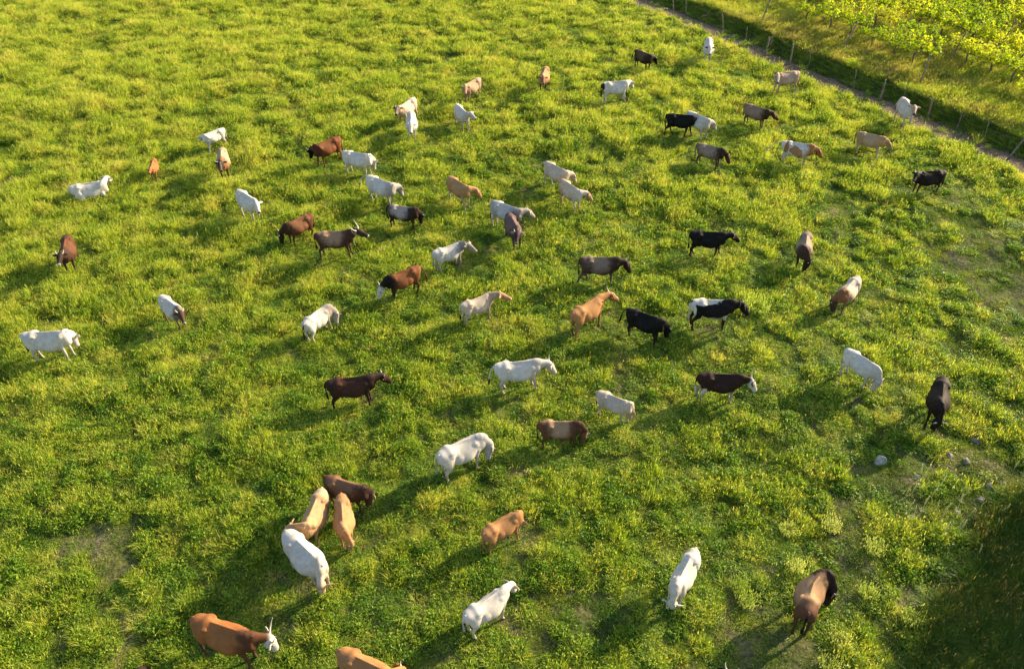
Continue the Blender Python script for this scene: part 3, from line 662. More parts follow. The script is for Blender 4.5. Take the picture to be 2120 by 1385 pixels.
mk((1649, 149), (1622, 151), (1610, 172), .52, coat((.50, .35, .23), head=(.38, .26, .17), face=(.6, .5, .4), legs=C_CREAM), 'beige cow standing left facing below the fence with its face to the camera', hornlen=.1, s=.98)
mk((1381, 241), (1427, 244), (1446, 272), .38, coat(C_BLACK), 'black cow walking right in front of a white cow in the upper right', hornlen=.1, gait=(.22, -.2, .2, -.25))
mk((1424, 231), (1461, 246), (1482, 269), .45, white(neck=NECKG, neckamt=.6), 'white cow walking right just behind a black cow in the upper right', hornlen=.12)
mk((1543, 216), (1582, 227), (1611, 249), .15, coat((.26, .16, .10), saddle=(.32, .22, .15), neck=C_DARK, head=C_BROWN, legs=(.2, .11, .06)), 'taupe cow with dark neck grazing to the right between white and beige cows', hornlen=.08)
mk((1446, 297), (1488, 306), (1511, 338), .12, coat((.18, .11, .075), saddle=(.32, .24, .17), neck=C_DARK, head=C_BROWN, belly=(.4, .3, .22)), 'grey brown cow grazing right below the black and white pair of cows', hornlen=.1, bend=-.1)
mk((1620, 289), (1676, 296), (1703, 322), .32, coat(C_WHITE, neck=(.42, .19, .07), head=(.36, .15, .05), face=C_DARK, patches=[(-.62, 0, 1.08, .10, .24, (.42, .19, .07)), (-.12, 0, .98, .30, .22, (.46, .22, .09)), (.12, 0, .8, .14, .2, (.46, .22, .09))], tail=C_WHITE), 'white cow with orange patches and orange head, white tail stretched to the left', hornlen=.06, kick=.55)
mk((1872, 203), (1885, 217), (1893, 236), .48, coat((.60, .51, .42), head=(.48, .33, .22)), 'cream cow standing at the edge of the dirt track by the fence', hornlen=0, kick=.3, s=1.05)
mk((1778, 271), (1822, 280), (1847, 306), .32, coat((.50, .29, .14), saddle=(.52, .34, .19), legs=C_CREAM, belly=C_CREAM, head=(.48, .30, .16), tail=C_BROWN, tailz=1.3, muzzle=(.6, .5, .4)), 'light brown cow with white belly stepping right below the track', hornlen=0)
mk((1957, 350), (1916, 352), (1893, 370), .80, coat((.025, .013, .01), head=C_BLACK, legs=C_BROWN), 'blackish brown cow looking left with raised head near the right edge', hornlen=.18, s=.95)
mk((645, 446), (600, 465), (583, 509), .22, coat((.17, .065, .025), saddle=(.26, .11, .045), neck=(.07, .03, .015), head=C_DARK, muzzle=(.5, .45, .4), nose=(.5, .45, .4)), 'brown cow with pale horns and dark head grazing left beside a long horned cow', hornlen=.24, hornstyle='side')
mk((651, 488), (716, 482), (764, 493), 1.08, coat((.10, .045, .025), saddle=(.40, .24, .15), neck=(.09, .04, .025), head=(.07, .04, .03), legs=(.12, .06, .04), muzzle=(.6, .55, .5)), 'dark brown cow with light saddle and long upright horns, rope hanging from its neck', hornlen=.36, hornstyle='long', extra=('rope',))
mk((902, 516), (940, 502), (987, 517), .93, white(neck=(.26, .22, .20), neckamt=.75, head=(.40, .30, .24), tail=C_GREY), 'white cow with grey neck and small horns looking right at the centre', hornlen=.15)
mk((869, 553), (812, 572), (782, 620), .10, coat((.27, .095, .03), neck=C_BLACK, legs=C_DARK, head=C_WHITE, muzzle=C_WHITE, nose=(.5, .4, .35)), 'chestnut cow with black neck and white face grazing down to the left', hornlen=.26, hornstyle='side', kick=.2)
mk((625, 668), (667, 634), (699, 668), .35, white(neck=(.36, .30, .26), tail=C_DARK, tailz=1.3, head=(.50, .42, .36)), 'white cow seen from behind with dark tail, its horned head turned right', hornlen=.24, hornstyle='side', bend=-.45)
mk((958, 630), (1003, 611), (1059, 619), .95, coat(C_CREAM, neck=(.50, .35, .24), head=(.50, .27, .13), muzzle=(.6, .5, .4), tail=C_DARK), 'cream cow with tan head stretched high to the right, black tail tip', hornlen=.10)
mk((43, 691), (118, 686), (157, 714), .62, white(head=(.62, .54, .46), tail=C_DARK), 'large white cow facing right at the left edge with orange ears', hornlen=.08, s=1.06)
mk((331, 608), (362, 630), (381, 667), .45, white(neck=(.13, .08, .06), neckamt=.8, head=(.10, .05, .035), muzzle=(.6, .55, .5), legs=(.25, .12, .07)), 'white cow with dark brown head and pale horns walking toward the camera', hornlen=.18)
mk((1198, 534), (1271, 533), (1306, 563), .68, coat((.10, .055, .035), saddle=(.30, .21, .15), neck=(.045, .025, .018), head=(.05, .025, .018), legs=(.24, .15, .10)), 'dark taupe cow with reddish horns walking right at the centre', hornlen=.18, gait=(.05, -.02, .2, -.3), s=1.02)
mk((1184, 652), (1236, 618), (1279, 623), 1.05, coat((.50, .24, .085), head=(.40, .16, .05), face=C_WHITE, muzzle=C_WHITE, nose=(.6, .5, .4), legs=(.42, .20, .09)), 'orange tan cow seen from behind raising its white face and horns', hornlen=.26, extra=('tag',), s=1.06)
mk((1298, 638), (1362, 659), (1382, 698), .25, coat(C_BLACK), 'black cow with drooping head in front of the black and white cow', hornlen=.14, hornstyle='side', kick=.2)
mk((1431, 481), (1490, 483), (1531, 500), .84, coat(C_BLACK), 'black cow with white horn tips looking right above the black and white cow', hornlen=.15, gait=(.15, -.12, .02, -.12), extra=('tag',))
mk((1431, 627), (1506, 626), (1549, 655), .66, coat(C_BLACK, belly=C_WHITE, tail=C_WHITE, tailz=1.3, patches=[(-.35, 0, 1.34, .62, .13, C_WHITE), (-.84, 0, .95, .12, .36, C_WHITE), (.45, 0, .66, .25, .12, C_WHITE)], legs=C_DARK), 'black and white cow with white back stripe and collar facing right', hornlen=.14, extra=('collar',), s=1.05)
mk((1453, 773), (1517, 773), (1566, 806), .60, coat((.045, .018, .012), head=C_WHITE, muzzle=C_WHITE, nose=(.6, .5, .45), tail=C_WHITE, tailz=.9, ears=C_DARK, patches=[(-.64, 0, .62, .14, .28, C_WHITE), (.55, 0, .62, .15, .1, C_WHITE)], legs=(.45, .36, .32)), 'dark brown and white cow with white face looking right', hornlen=.3, hornstyle='long', s=.98)
mk((1673, 476), (1669, 505), (1667, 551), .10, coat((.17, .10, .065), saddle=(.36, .26, .18), neck=(.08, .04, .03), head=C_DARK, legs=C_DARK, muzzle=(.45, .4, .36)), 'grey brown cow grazing straight toward the camera right of a black cow', hornlen=.12, s=1.0)
mk((1777, 569), (1756, 588), (1734, 627), .10, coat((.50, .36, .25), saddle=(.60, .50, .40), neck=(.30, .13, .06), head=(.10, .05, .035), legs=(.3, .16, .09), muzzle=(.5, .45, .4)), 'pale backed cow with brown neck and dark head grazing down left', hornlen=.13, s=.98)
mk((1763, 730), (1800, 752), (1806, 812), .20, white(tail=C_GREY, neck=NECKG, neckamt=.4), 'white cow with dark horns grazing in the right half above the boulder', hornlen=.14, hornstyle='side', horns='dark', bend=-.2)
mk((1953, 788), (1950, 822), (1930, 885), .08, coat((.020, .012, .010), saddle=(.035, .02, .015)), 'blackish cow grazing toward the camera near the right edge', hornlen=.16, hornstyle='side', s=1.05, fat=1.05)
mk((681, 786), (745, 776), (810, 785), 1.05, coat((.085, .032, .018), neck=(.035, .016, .012), rump=C_DARK, head=(.05, .022, .015), belly=(.14, .06, .04)), 'dark brown cow with outstretched neck facing right at the centre left', hornlen=.14, extra=('tag',), s=1.03)
mk((1026, 756), (1098, 746), (1151, 771), .80, white(neck=NECKG, neckamt=.5, head=(.58, .50, .42), tail=C_DARK), 'white cow with horns and tan ears standing right at the centre', hornlen=.22, kick=.15, s=1.04)
mk((1246, 812), (1287, 827), (1306, 864), .22, coat((.58, .46, .35), head=(.52, .38, .26), muzzle=C_WHITE), 'cream young cow with hanging head beside a brown horned cow', hornlen=0, s=.82, calf=True)
mk((1121, 873), (1182, 871), (1207, 914), .28, coat((.17, .075, .035), saddle=(.42, .26, .15), neck=(.10, .045, .022), head=(.20, .09, .04), muzzle=(.5, .4, .32), ears=(.45, .28, .14)), 'brown cow with pale back and light horns turning its face down', hornlen=.15, bend=-.1)
mk((913, 938), (972, 908), (1013, 951), .35, white(neck=(.50, .46, .42), ears=(.6, .42, .28), tail=C_GREY, tailz=1.3), 'large white cow with rope round its face, head lowered to the right', hornlen=.14, hornstyle='side', bend=-.35, extra=('halter',), s=1.08)
mk((686, 994), (727, 1005), (759, 1044), .40, coat((.14, .06, .03), saddle=(.26, .14, .07), neck=(.06, .03, .02), head=(.12, .06, .04), muzzle=(.6, .5, .45), ears=(.4, .28, .15)), 'brown young cow with pale muzzle behind two tan cows', hornlen=0, s=.92)
mk((661, 1023), (643, 1062), (586, 1104), .50, coat((.55, .33, .16), rump=(.58, .42, .26), head=(.55, .34, .20), muzzle=(.6, .5, .42)), 'tan cow stretching its head down left over a white cow', hornlen=.08, s=.98)
mk((707, 1034), (709, 1070), (725, 1122), .28, coat((.52, .26, .11), head=(.50, .28, .14), muzzle=(.6, .5, .42)), 'orange tan cow facing the camera between the brown and white cows', hornlen=.08, s=.92)
mk((601, 1109), (643, 1148), (662, 1224), .28, white(neck=(.58, .50, .40), head=(.52, .36, .22), face=C_WHITE, ears=(.50, .26, .10), tail=(.3, .1, .04), tailz=1.3, muzzle=C_WHITE, nose=(.6, .5, .45)), 'large white cow with tan forehead walking toward the camera', hornlen=0, s=1.12, fat=1.05)
mk((1008, 1098), (1050, 1072), (1072, 1100), .38, coat((.50, .24, .09), head=(.50, .30, .16), muzzle=(.6, .5, .42)), 'small orange brown calf seen from behind with its head turned right', hornlen=0, s=.88, calf=True, bend=-.4, cat='calf')
mk((974, 1272), (1022, 1236), (1066, 1224), .90, white(ears=(.6, .46, .34), head=(.62, .54, .46), patches=[(.85, 0, 1.1, .07, .08, C_GREY)], tail=C_GREY), 'white hornless cow near the bottom seen from behind looking up right', hornlen=0, s=.92)
mk((1433, 1151), (1414, 1186), (1398, 1248), .12, white(neck=(.60, .53, .44)), 'white cow grazing straight down near the bottom right of the centre', hornlen=.08, s=.98, fat=.88)
mk((1662, 1256), (1692, 1192), (1713, 1252), .30, coat((.14, .055, .028), saddle=(.48, .28, .14), neck=(.035, .02, .015), head=C_DARK, rump=(.16, .07, .035), legs=C_BROWN, tail=C_BLACK, tailz=1.3, muzzle=(.35, .28, .25)), 'large brown cow seen from behind, neck curled right to graze, bottom right', hornlen=.16, bend=-.75, s=1.1, extra=())
mk((401, 1277), (492, 1306), (575, 1341), .85, coat((.40, .15, .045), neck=(.10, .04, .02), neckamt=.9, head=C_WHITE, muzzle=C_WHITE, nose=(.65, .55, .5), rump=(.38, .15, .05), legs=C_BROWN, belly=(.45, .17, .06)), 'big orange cow with white head and long horns at the bottom left', hornlen=.34, hornstyle='long', s=1.15, up=.8)
mk((713, 1352), (782, 1384), (826, 1400), .95, coat((.48, .22, .08)), 'orange cow cut off by the bottom edge of the picture', hornlen=.14, s=1.05)
mk((180, 1405), (236, 1392), (285, 1410), .7, coat(C_DARK), 'dark cow at the bottom left of which only the back shows', hornlen=0, s=1.0)
mk((1445, 1455), (1478, 1428), (1500, 1418), .80, coat(C_BLACK), 'black cow at the bottom edge, only its horned head in view', hornlen=.18, s=1.0)

# melt every animal into one skin and colour it
dg = bpy.context.evaluated_depsgraph_get()
new = [bpy.data.meshes.new_from_object(o.evaluated_get(dg), depsgraph=dg) for o, *_ in COWS]
bpy.context.view_layer.update()
for i, ((o, c, ct, tags, horns, extra), me_) in enumerate(zip(COWS, new)):
    old = o.data; nm = o.name.split('.')[0]; o.modifiers.clear(); o.data = me_; me_.name = nm + '_skin'; bpy.data.meshes.remove(old)
    nv = len(me_.vertices); co = np.empty(nv * 3, np.float32); me_.vertices.foreach_get('co', co); co = co.reshape(-1, 3)
    sv_ = np.array(c.src.v); kd = KDTree(len(sv_))
    for j, q in enumerate(sv_): kd.insert(q, j)
    kd.balance(); near = np.array([kd.find(q)[1] for q in co])
    rest = np.array(c.src.r)[near] + (co - sv_[near]) * .8; part = np.array(c.src.part)[near]
    rgb = paint(rest, part, ct, i * 3.7 + 1)
    a = me_.color_attributes.new('coat', 'FLOAT_COLOR', 'POINT'); a.data.foreach_set('color', np.concatenate([rgb, np.ones((nv, 1))], 1).astype(np.float32).ravel())
    me_.polygons.foreach_set('use_smooth', [True] * len(me_.polygons)); me_.materials.clear(); me_.materials.append(M_coat)
    for kk, vv in tags.items(): o[kk] = vv
    for q in (1, -1):
        if horns:
            V, F = horn_mesh(c, q, c.hornlen * 1.25, c.hornstyle); link('horn', mesh_from('horn', V, F), M_horn if horns == 'pale' else M_hornd, o)
        e = c.poll + c.hd * .165 + c.side * q * .124 - c.uh * .055; link('eye', ball(e, .024), M_eye, o)
    if 'halter' in extra: V, F = loop_band(c, 'halter'); link('halter', mesh_from('halter', V, F), M_strap, o)
    if 'collar' in extra: V, F = loop_band(c, 'collar'); link('collar', mesh_from('collar', V, F), M_strap, o)
    if 'tag' in extra:
        e = c.poll + c.side * -1 * .17 + c.hd * .035 - c.uh * .11; V = [e + c.hd * a_ * .03 + c.uh * b_ * .035 + c.side * d_ * .004 for a_ in (-1, 1) for b_ in (-1, 1) for d_ in (-1, 1)]
        link('ear_tag', mesh_from('ear_tag', V, [(0, 1, 3, 2), (4, 6, 7, 5), (0, 4, 5, 1), (2, 3, 7, 6), (0, 2, 6, 4), (1, 5, 7, 3)], False), M_tag, o)
    if 'rope' in extra:
        V, F = loop_band(c, 'collar'); 
        Nb = c.bm(np.array([[.56, 0, 1.13]]))[0]; p0 = Nb + (c.poll - Nb) * .62 - c.uh * .17; nV = len(V)
        for t in range(9):
            cc = p0 + np.array([.02 * math.sin(t), .02 * math.cos(t * .7), -.075 * t])
            for k in range(6): V.append(cc + np.array([math.cos(k * 1.047), math.sin(k * 1.047), 0]) * .012)
        for t in range(8):
            for k in range(6): F.append((nV + t * 6 + k, nV + t * 6 + (k + 1) % 6, nV + t * 6 + 6 + (k + 1) % 6, nV + t * 6 + 6 + k))
        link('rope', mesh_from('rope', V, F), M_rope, o)
print('cows', len(COWS))
# ------------------------------------------------------------------ fence
M_wood = simple_mat('weathered post wood', (0.09, 0.068, 0.05), (0.24, 0.19, 0.15), 14, 0.9, 0.6)
M_wire = simple_mat('fence wire', (0.10, 0.08, 0.07), (0.2, 0.17, 0.15), 20, 0.6, 0.1)
M_bark = simple_mat('vine bark', (0.07, 0.045, 0.03), (0.19, 0.13, 0.09), 18, 0.95, 0.8)
M_rock = simple_mat('pale limestone', (0.08, 0.075, 0.065), (0.30, 0.27, 0.23), 9, 0.9, 1.0)
def poly_tube(pts, r, K=7):
    pts = np.array(pts, float); T = np.gradient(pts, axis=0); V = []; F = []; n = len(pts); r = np.broadcast_to(r, (n,))
    for i in range(n):
        t = norm(T[i]); a = norm(np.cross(t, (0.31, .2, .9) if abs(t[2]) < .9 else (1, .1, 0))); b = np.cross(t, a)
        for k in range(K): th = k * 2 * math.pi / K; V.append(pts[i] + (a * math.cos(th) + b * math.sin(th)) * r[i])
    for i in range(n - 1):
        for k in range(K): F.append((i * K + k, i * K + (k + 1) % K, (i + 1) * K + (k + 1) % K, (i + 1) * K + k))
    F.append(tuple(range(K))[::-1]); F.append(tuple((n - 1) * K + k for k in range(K))); return V, F
FP = [(1340, 12, .9, 0), (1396, 18, 1.3, 0), (1421, 22, 1.2, 1), (1500, 56, 1.3, 0), (1548, 76, 1.1, 1), (1587, 104, 1.25, 2), (1598, 92, 1.2, 1), (1638, 122, 1.5, 2), (1677, 130, 1.3, 1), (1770, 175, 1.3, 1),
      (1826, 196, 1.35, 2), (1873, 198, 1.1, 1), (1926, 232, 1.3, 2), (1985, 256, 1.25, 1), (2042, 277, 1.2, 1), (2088, 318, 2.0, 2), (2150, 332, 1.4, 2), (2215, 362, 1.4, 1)]
fr = bpy.data.objects.new('post_fence', None); COL.objects.link(fr); b0 = unp(1638, 122); fr.location = (b0[0], b0[1], 0)
fr['label'] = 'rough wooden post and wire fence along the dirt track'; fr['category'] = 'fence'
tops = []
rp = random.Random(3)
for px, py, h, kd_ in FP:
    q = unp(px, py, .35); zz = tz(q[0], q[1]); r = (.03, .022, .05)[kd_]; lx, ly = rp.uniform(-.22, .0), rp.uniform(-.08, .08)
    if px == 2088: lx = .45
    P_ = [(q[0] + lx * h * t + .02 * math.sin(5 * t + px), q[1] + ly * h * t, zz - .2 + (h + .2) * t) for t in (0, .25, .5, .75, 1)]
    V, F = poly_tube([(a - b0[0], b - b0[1], c) for a, b, c in P_], [r, r * 1.02, r * .95, r * .95, r * .8]); link('post', mesh_from('post', V, F), M_wood, fr); tops.append(P_)
tops.sort(key=lambda P_: P_[0][0])
for lv in (.35, .6, .85):
    P_ = []
    for A_, B_ in zip(tops[:-1], tops[1:]):
        a = np.array(A_[0]) + (np.array(A_[-1]) - np.array(A_[0])) * lv; b = np.array(B_[0]) + (np.array(B_[-1]) - np.array(B_[0])) * lv
        for t in np.linspace(0, 1, 5)[:-1]: P_.append(a + (b - a) * t - np.array([b0[0], b0[1], .08 * math.sin(math.pi * t)]))
    V, F = poly_tube(P_, .004, 5); link('wire', mesh_from('wire', V, F), M_wire, fr)
# a leaning branch and a log at the track
def branch(name, px0, px1, z0, z1, r, label, cat):
    a = unp(*px0, z0); b = unp(*px1, z1); P_ = [a + (b - a) * t + np.array([0, 0, .06 * math.sin(9 * t)]) for t in np.linspace(0, 1, 8)]
    zz = tz(a[0], a[1]); V, F = poly_tube([(p_[0] - a[0], p_[1] - a[1], p_[2] + zz) for p_ in P_], np.linspace(r, r * .4, 8)); o_ = link(name, mesh_from(name, V, F), M_wood); o_.location = (a[0], a[1], 0)
    o_['label'] = label; o_['category'] = cat
branch('dead_branch', (1452, 38), (1471, 22), .1, 1.0, .05, 'bare crooked branch leaning beside the top of the track', 'branch')
branch('fallen_log', (1358, 24), (1382, 18), .08, .12, .09, 'grey log lying on the dirt track at the top edge', 'log')

# ------------------------------------------------------------------ vines
M_vine = foliage_mat('vine leaves', [(0.2, (0.17, 0.27, 0.010)), (0.5, (0.38, 0.47, 0.016)), (0.8, (0.64, 0.61, 0.03))], 0.5, tcol=(1, 1, .5), scale=0.7, rnd=.3)
def vine_meshes(seed):
    r = np.random.default_rng(seed); L_ = 1.0 + .35 * r.uniform(); V = []; F = []; A = []; TV, TF = poly_tube([(0, 0, -.1), (.03, .02, .2), (-.03, .03, .45), (.04, 0, .70), (.02, .02, .86)], [.06, .05, .045, .05, .04])
    def addt(p_, rr):
        k = len(TV); v, f = poly_tube(p_, rr, 5); TV.extend(v); TF.extend([tuple(i + k for i in q) for q in f])
    shoots = []
    for sg in (1, -1):
        arm = [(0, 0, .84), (sg * .25, .02, .92), (sg * .55, r.normal() * .05, .90), (sg * L_, r.normal() * .08, .95)]; addt(arm, [.035, .028, .022, .014])
        for t in np.linspace(.05, 1, 8):
            b = np.array([sg * L_ * t, 0, .92]); u = np.array([r.normal() * .35, r.normal() * .38, 1.0 if r.uniform() < .75 else .1]); ln = .35 + .6 * r.uniform(); e = b + norm(u) * ln; e2 = e + np.array([r.normal() * .15, r.normal() * .2, -.12 if r.uniform() < .5 else .1])
            shoots.append((b, e, e2)); addt([b, (b + e) / 2 + r.normal(size=3) * .03, e, e2], [.011, .009, .006, .004])
    for b, e, e2 in shoots:
        for k in range(26):
            t = r.uniform(); c = (b + (e - b) * min(t * 1.3, 1) if t < .77 else e + (e2 - e) * (t - .77) / .23) + r.normal(size=3) * .07
            u = r.normal(size=3); u = norm(u + np.array([0, 0, .5])); w = norm(np.cross(u, r.normal(size=3))); s_ = .10 * (.6 + .8 * r.uniform()) * (1.15 - .4 * t); q = len(V); var = r.uniform(); cup = np.cross(u, w) * s_ * .22
            ang = [0, 1.05, 2.1, 3.14, 4.2, 5.25]; V.append(c); V += [c + (u * math.cos(a_) + w * math.sin(a_)) * s_ * (.5 if j % 2 else .68) + cup * (1 if j % 2 else -.5) for j, a_ in enumerate(ang)]
            A += [var] * 7; F += [(q, q + 1 + j, q + 1 + (j + 1) % 6) for j in range(6)]
    m1 = mesh_from('trunk', TV, TF); m1.materials.append(M_bark); m2 = mesh_from('crown', V, F, False); m2.materials.append(M_vine)
    at = m2.attributes.new('leafvar', 'FLOAT', 'POINT'); at.data.foreach_set('value', np.array(A, np.float32)); return m1, m2
VM = [vine_meshes(300 + i) for i in range(7)]
trd = _d1 / np.linalg.norm(_d1); trn = np.array([-trd[1], trd[0]]); base_ = unp(1700, 166)[:2]
if trn[1] < 0: trn = -trn
vang = math.atan2(trd[1], trd[0]); cand = []
for row in range(0, 14):
    off = 5.6 + 2.5 * row
    for st in np.arange(-40, 60, 1.75):
        q = base_ + trn * off + trd * (st + .4 * math.sin(st * 3.3 + row)) + trn * .15 * math.sin(st * 2.1 + row * 2)
        zc_ = q[1] * math.cos(PITCH) + (CAMH - 1.2) * math.sin(PITCH); u_ = 1060 + FPX * q[0] / zc_; v_ = 692.5 + FPX * (-(q[1] * math.sin(PITCH)) + (CAMH - 1.2) * math.cos(PITCH)) / zc_
        if not (1505 < u_ < 2200 and -90 < v_ < 330): continue
        # the headland: no vines left of the slanting edge, and a few bare places between the rows
        if u_ < 1655 and v_ > 34: continue
        if row == 0 and u_ < 1650: continue
        if 1688 < u_ < 1716 and v_ < 45: continue
        if row == 0 and 1936 < u_ < 2015: continue
        if row == 1 and 1780 < u_ < 1800: continue
        cand.append((q, row, u_, v_))
rv = random.Random(8); rowk = [0] * 20; wide = []
ORD = 'first second third fourth fifth sixth seventh eighth ninth tenth eleventh twelfth thirteenth fourteenth fifteenth sixteenth seventeenth eighteenth nineteenth twentieth'.split()
ORD += ['twenty-' + w_ for w_ in ORD[:9]] + ['thirtieth'] + ['thirty-' + w_ for w_ in ORD[:9]]
def vine_label(k, row): return 'grapevine with bright leaves, %s from the left in the %s row from the fence' % (ORD[k], ORD[row])
for i, (q, row, u_, v_) in enumerate(cand):
    if rv.random() < .2: continue
    m1, m2 = VM[rv.randrange(7)]; e = bpy.data.objects.new('grapevine', None); COL.objects.link(e); e.location = (q[0], q[1], tz(q[0], q[1])); e.rotation_euler = (0, 0, vang + rv.uniform(-.15, .15) + (math.pi if rv.random() < .5 else 0))
    sc_ = rv.uniform(.9, 1.35); e.scale = (sc_, sc_, sc_ * rv.uniform(.9, 1.1)); e['category'] = 'grapevine'
    e['label'] = vine_label(rowk[row], row); rowk[row] += 1; e['group'] = 'grapevines trained in rows beyond the fence'
    link('trunk', m1, None, e); link('crown', m2, None, e)
# vineyard posts: pixel of the foot (about), top pixel lean
VP_ = [(1575, 40, 1.9, .25, 'first and leftmost'), (1742, 100, 2.0, .3, 'slanting, left of the front vines,'), (1904, 172, 2.1, .05, 'tall pale, in front of the vines,'), (1966, 122, 1.9, .25, 'slanting, behind the tall pale one,'), (2070, 92, 1.9, .25, 'slanting, in the right rows,'),
       (1866, 20, 1.9, .0, 'upright, at the top edge,'), (1792, 70, 1.9, .1, 'half hidden, in the second row,'), (2008, 88, 1.8, .1, 'short grey, in the middle rows,'), (2112, 258, 2.0, .4, 'slanting, at the right edge,')]
for px, py, h, lean, wd in VP_:
    q = unp(px, py, .75); zz = tz(q[0], q[1]); P_ = [(lean * h * t, .02 * math.sin(4 * t), -.2 + (h + .2) * t) for t in (0, .35, .7, 1)]
    V, F = poly_tube(P_, [.05, .048, .045, .04]); o_ = link('vineyard_post', mesh_from('vineyard_post', V, F), M_wood); o_.location = (q[0], q[1], zz)
    o_['label'] = 'wooden vineyard stake, %s of the stakes among the vines' % wd.rstrip(','); o_['category'] = 'post'; o_['group'] = 'wooden stakes among the vines'

# ------------------------------------------------------------------ stones
def rock(px, py, r, label, flat=.7, seed=0, ang=True):
    r *= .8; q = unp(px, py, .1); bmx = bmesh.new(); bmesh.ops.create_icosphere(bmx, subdivisions=4, radius=1.0); rr_ = random.Random(seed)
    cuts = [norm(np.array([rr_.gauss(0, 1), rr_.gauss(0, 1), rr_.gauss(0, .8) + .3])) for _ in range(9)]; dd = [rr_.uniform(.55, .85) for _ in cuts]
    for v in bmx.verts:
        p_ = np.array(v.co)
        for c_, d_ in zip(cuts, dd):
            e_ = p_.dot(c_) - d_
            if e_ > 0: p_ = p_ - c_ * e_ * .92
        nn = mnoise.fractal(Vector(p_ * 2.2 + seed), 1.0, 2.0, 4) * .07; p_ = p_ * (1 + nn); v.co = Vector((p_[0] * r, p_[1] * r * .8, p_[2] * r * flat))
    m_ = bpy.data.meshes.new('stone'); bmx.to_mesh(m_); bmx.free(); m_.materials.append(M_rock); o_ = link('boulder' if r > .24 else 'stone', m_)
    o_.location = (q[0], q[1], tz(q[0], q[1]) + r * flat * .12); o_.rotation_euler = (0, 0, rr_.uniform(0, 6)); o_['label'] = label; o_['category'] = 'stone'
    if r <= .24: o_['group'] = 'stones in the stony patch at the right'
rock(1823, 952, .31, 'pale grey boulder alone in the grass under the right hand white cow', .95, 4)
for k, (a, b, r, l) in enumerate([(1888, 1072, .20, 'grey stone left of the mullein stalks at the lower right'), (1858, 1063, .09, 'small white pebble just left of a grey stone'), (1968, 1126, .20, 'grey stone below the mullein stalks near the shaded corner'), (1937, 1116, .09, 'small white pebble left of the lowest grey stone'),
     (1966, 944, .20, 'brownish stone at the top of the stony patch'), (2000, 955, .22, 'flat pale stone right of the brownish stone'), (1900, 985, .17, 'grey stone at the left side of the stony patch'), (1950, 990, .16, 'dark grey stone amid the mullein stalks'),
     (2020, 908, .26, 'grey rock in a hollow below the blackish cow'), (2048, 1005, .18, 'grey stone at the right of the stony patch'), (2075, 1005, .15, 'flat pale stone right of the grey one in the stony patch'), (2110, 962, .2, 'grey stone at the right edge of the picture'), (2030, 1035, .2, 'dark stone beside the shaded long grass'),
     (1985, 1060, .17, 'grey stone among the lowest mullein stalks'), (1728, 1160, .16, 'half buried pale stone above the large brown cow'), (1912, 1290, .13, 'small grey stone at the edge of the shaded corner')]): rock(a, b, r, l, .6, 20 + k)

bo = bpy.data.objects['boulder']; bo.data.materials.clear(); bo.data.materials.append(simple_mat('pale boulder rock', (0.20, 0.19, 0.165), (0.46, 0.42, 0.36), 7, 0.9, 1.0))
# ------------------------------------------------------------------ mullein stalks and pale weeds
M_stalk = foliage_mat('pale seed stalk', [(0.2, (0.28, 0.32, 0.12)), (0.5, (0.46, 0.46, 0.22)), (0.8, (0.6, 0.56, 0.34))], .3)
def stalk_mesh(seed):
    r = np.random.default_rng(seed); lean = r.normal() * .1; P_ = [(lean * t * t, 0.03 * math.sin(3 * t), t * .95) for t in np.linspace(0, 1, 6)]; V, F = poly_tube(P_, [.009, .009, .013, .018, .014, .005], 6); A = [.5] * len(V)
    for k in range(90):
        t = .45 + .55 * r.uniform(); c = np.array([lean * t * t, 0.03 * math.sin(3 * t), t * .95]) + r.normal(size=3) * .016; u = norm(r.normal(size=3)); w = norm(np.cross(u, r.normal(size=3))); q = len(V); V += [c - u * .012, c + w * .009, c + u * .02, c - w * .009]; A += [r.uniform()] * 4; F.append((q, q + 1, q + 2, q + 3))
    for k in range(9):
        a = k * .7 + r.uniform(); d = np.array([math.cos(a), math.sin(a), .35]); w = norm(np.cross(d, (0, 0, 1))); q = len(V); ln = .13 + .06 * r.uniform(); V += [(0, 0, .02), d * ln * .5 + w * .022, d * ln, d * ln * .5 - w * .022]; A += [.1] * 4; F.append((q, q + 1, q + 2, q + 3))
    m_ = mesh_from('stalk', V, F, False); at = m_.attributes.new('leafvar', 'FLOAT', 'POINT'); at.data.foreach_set('value', np.array(A, np.float32)); m_.materials.append(M_stalk); return m_
SM = [stalk_mesh(500 + i) for i in range(4)]
SP = [(1915, 985), (1900, 995), (1902, 1010), (1943, 1015), (1925, 1040), (1936, 1060), (1872, 1035), (1885, 1028), (1878, 1065), (1890, 1070), (1908, 1060), (1990, 1040), (1983, 1035), (1982, 1055), (2025, 1062), (1968, 1075), (1948, 1078), (1966, 1100), (1976, 1110), (1985, 1105), (2005, 1075), (2060, 1095), (2075, 1070), (2068, 1075), (1950, 1112), (2003, 960), (2092, 985), (2035, 850), (2115, 880), (2020, 1160)]
for k, (a, b) in enumerate(SP):
    q = unp(a, b); o_ = link('flower_stalk', SM[k % 4]); o_.location = (q[0], q[1], tz(q[0], q[1])); s_ = random.uniform(.5, .85); o_.scale = (s_,) * 3; o_.rotation_euler = (0, 0, random.uniform(-.6, .6))
    o_['label'] = 'thin pale seed stalk, %s from the left in the stony patch' % ORD[sorted(SP).index((a, b))]; o_['category'] = 'weed'; o_['group'] = 'pale seed stalks in the stony patch'
M_weed = foliage_mat('pale weed', [(0.2, (0.22, 0.32, 0.04)), (0.5, (0.38, 0.46, 0.09)), (0.8, (0.56, 0.56, 0.20))], .45)
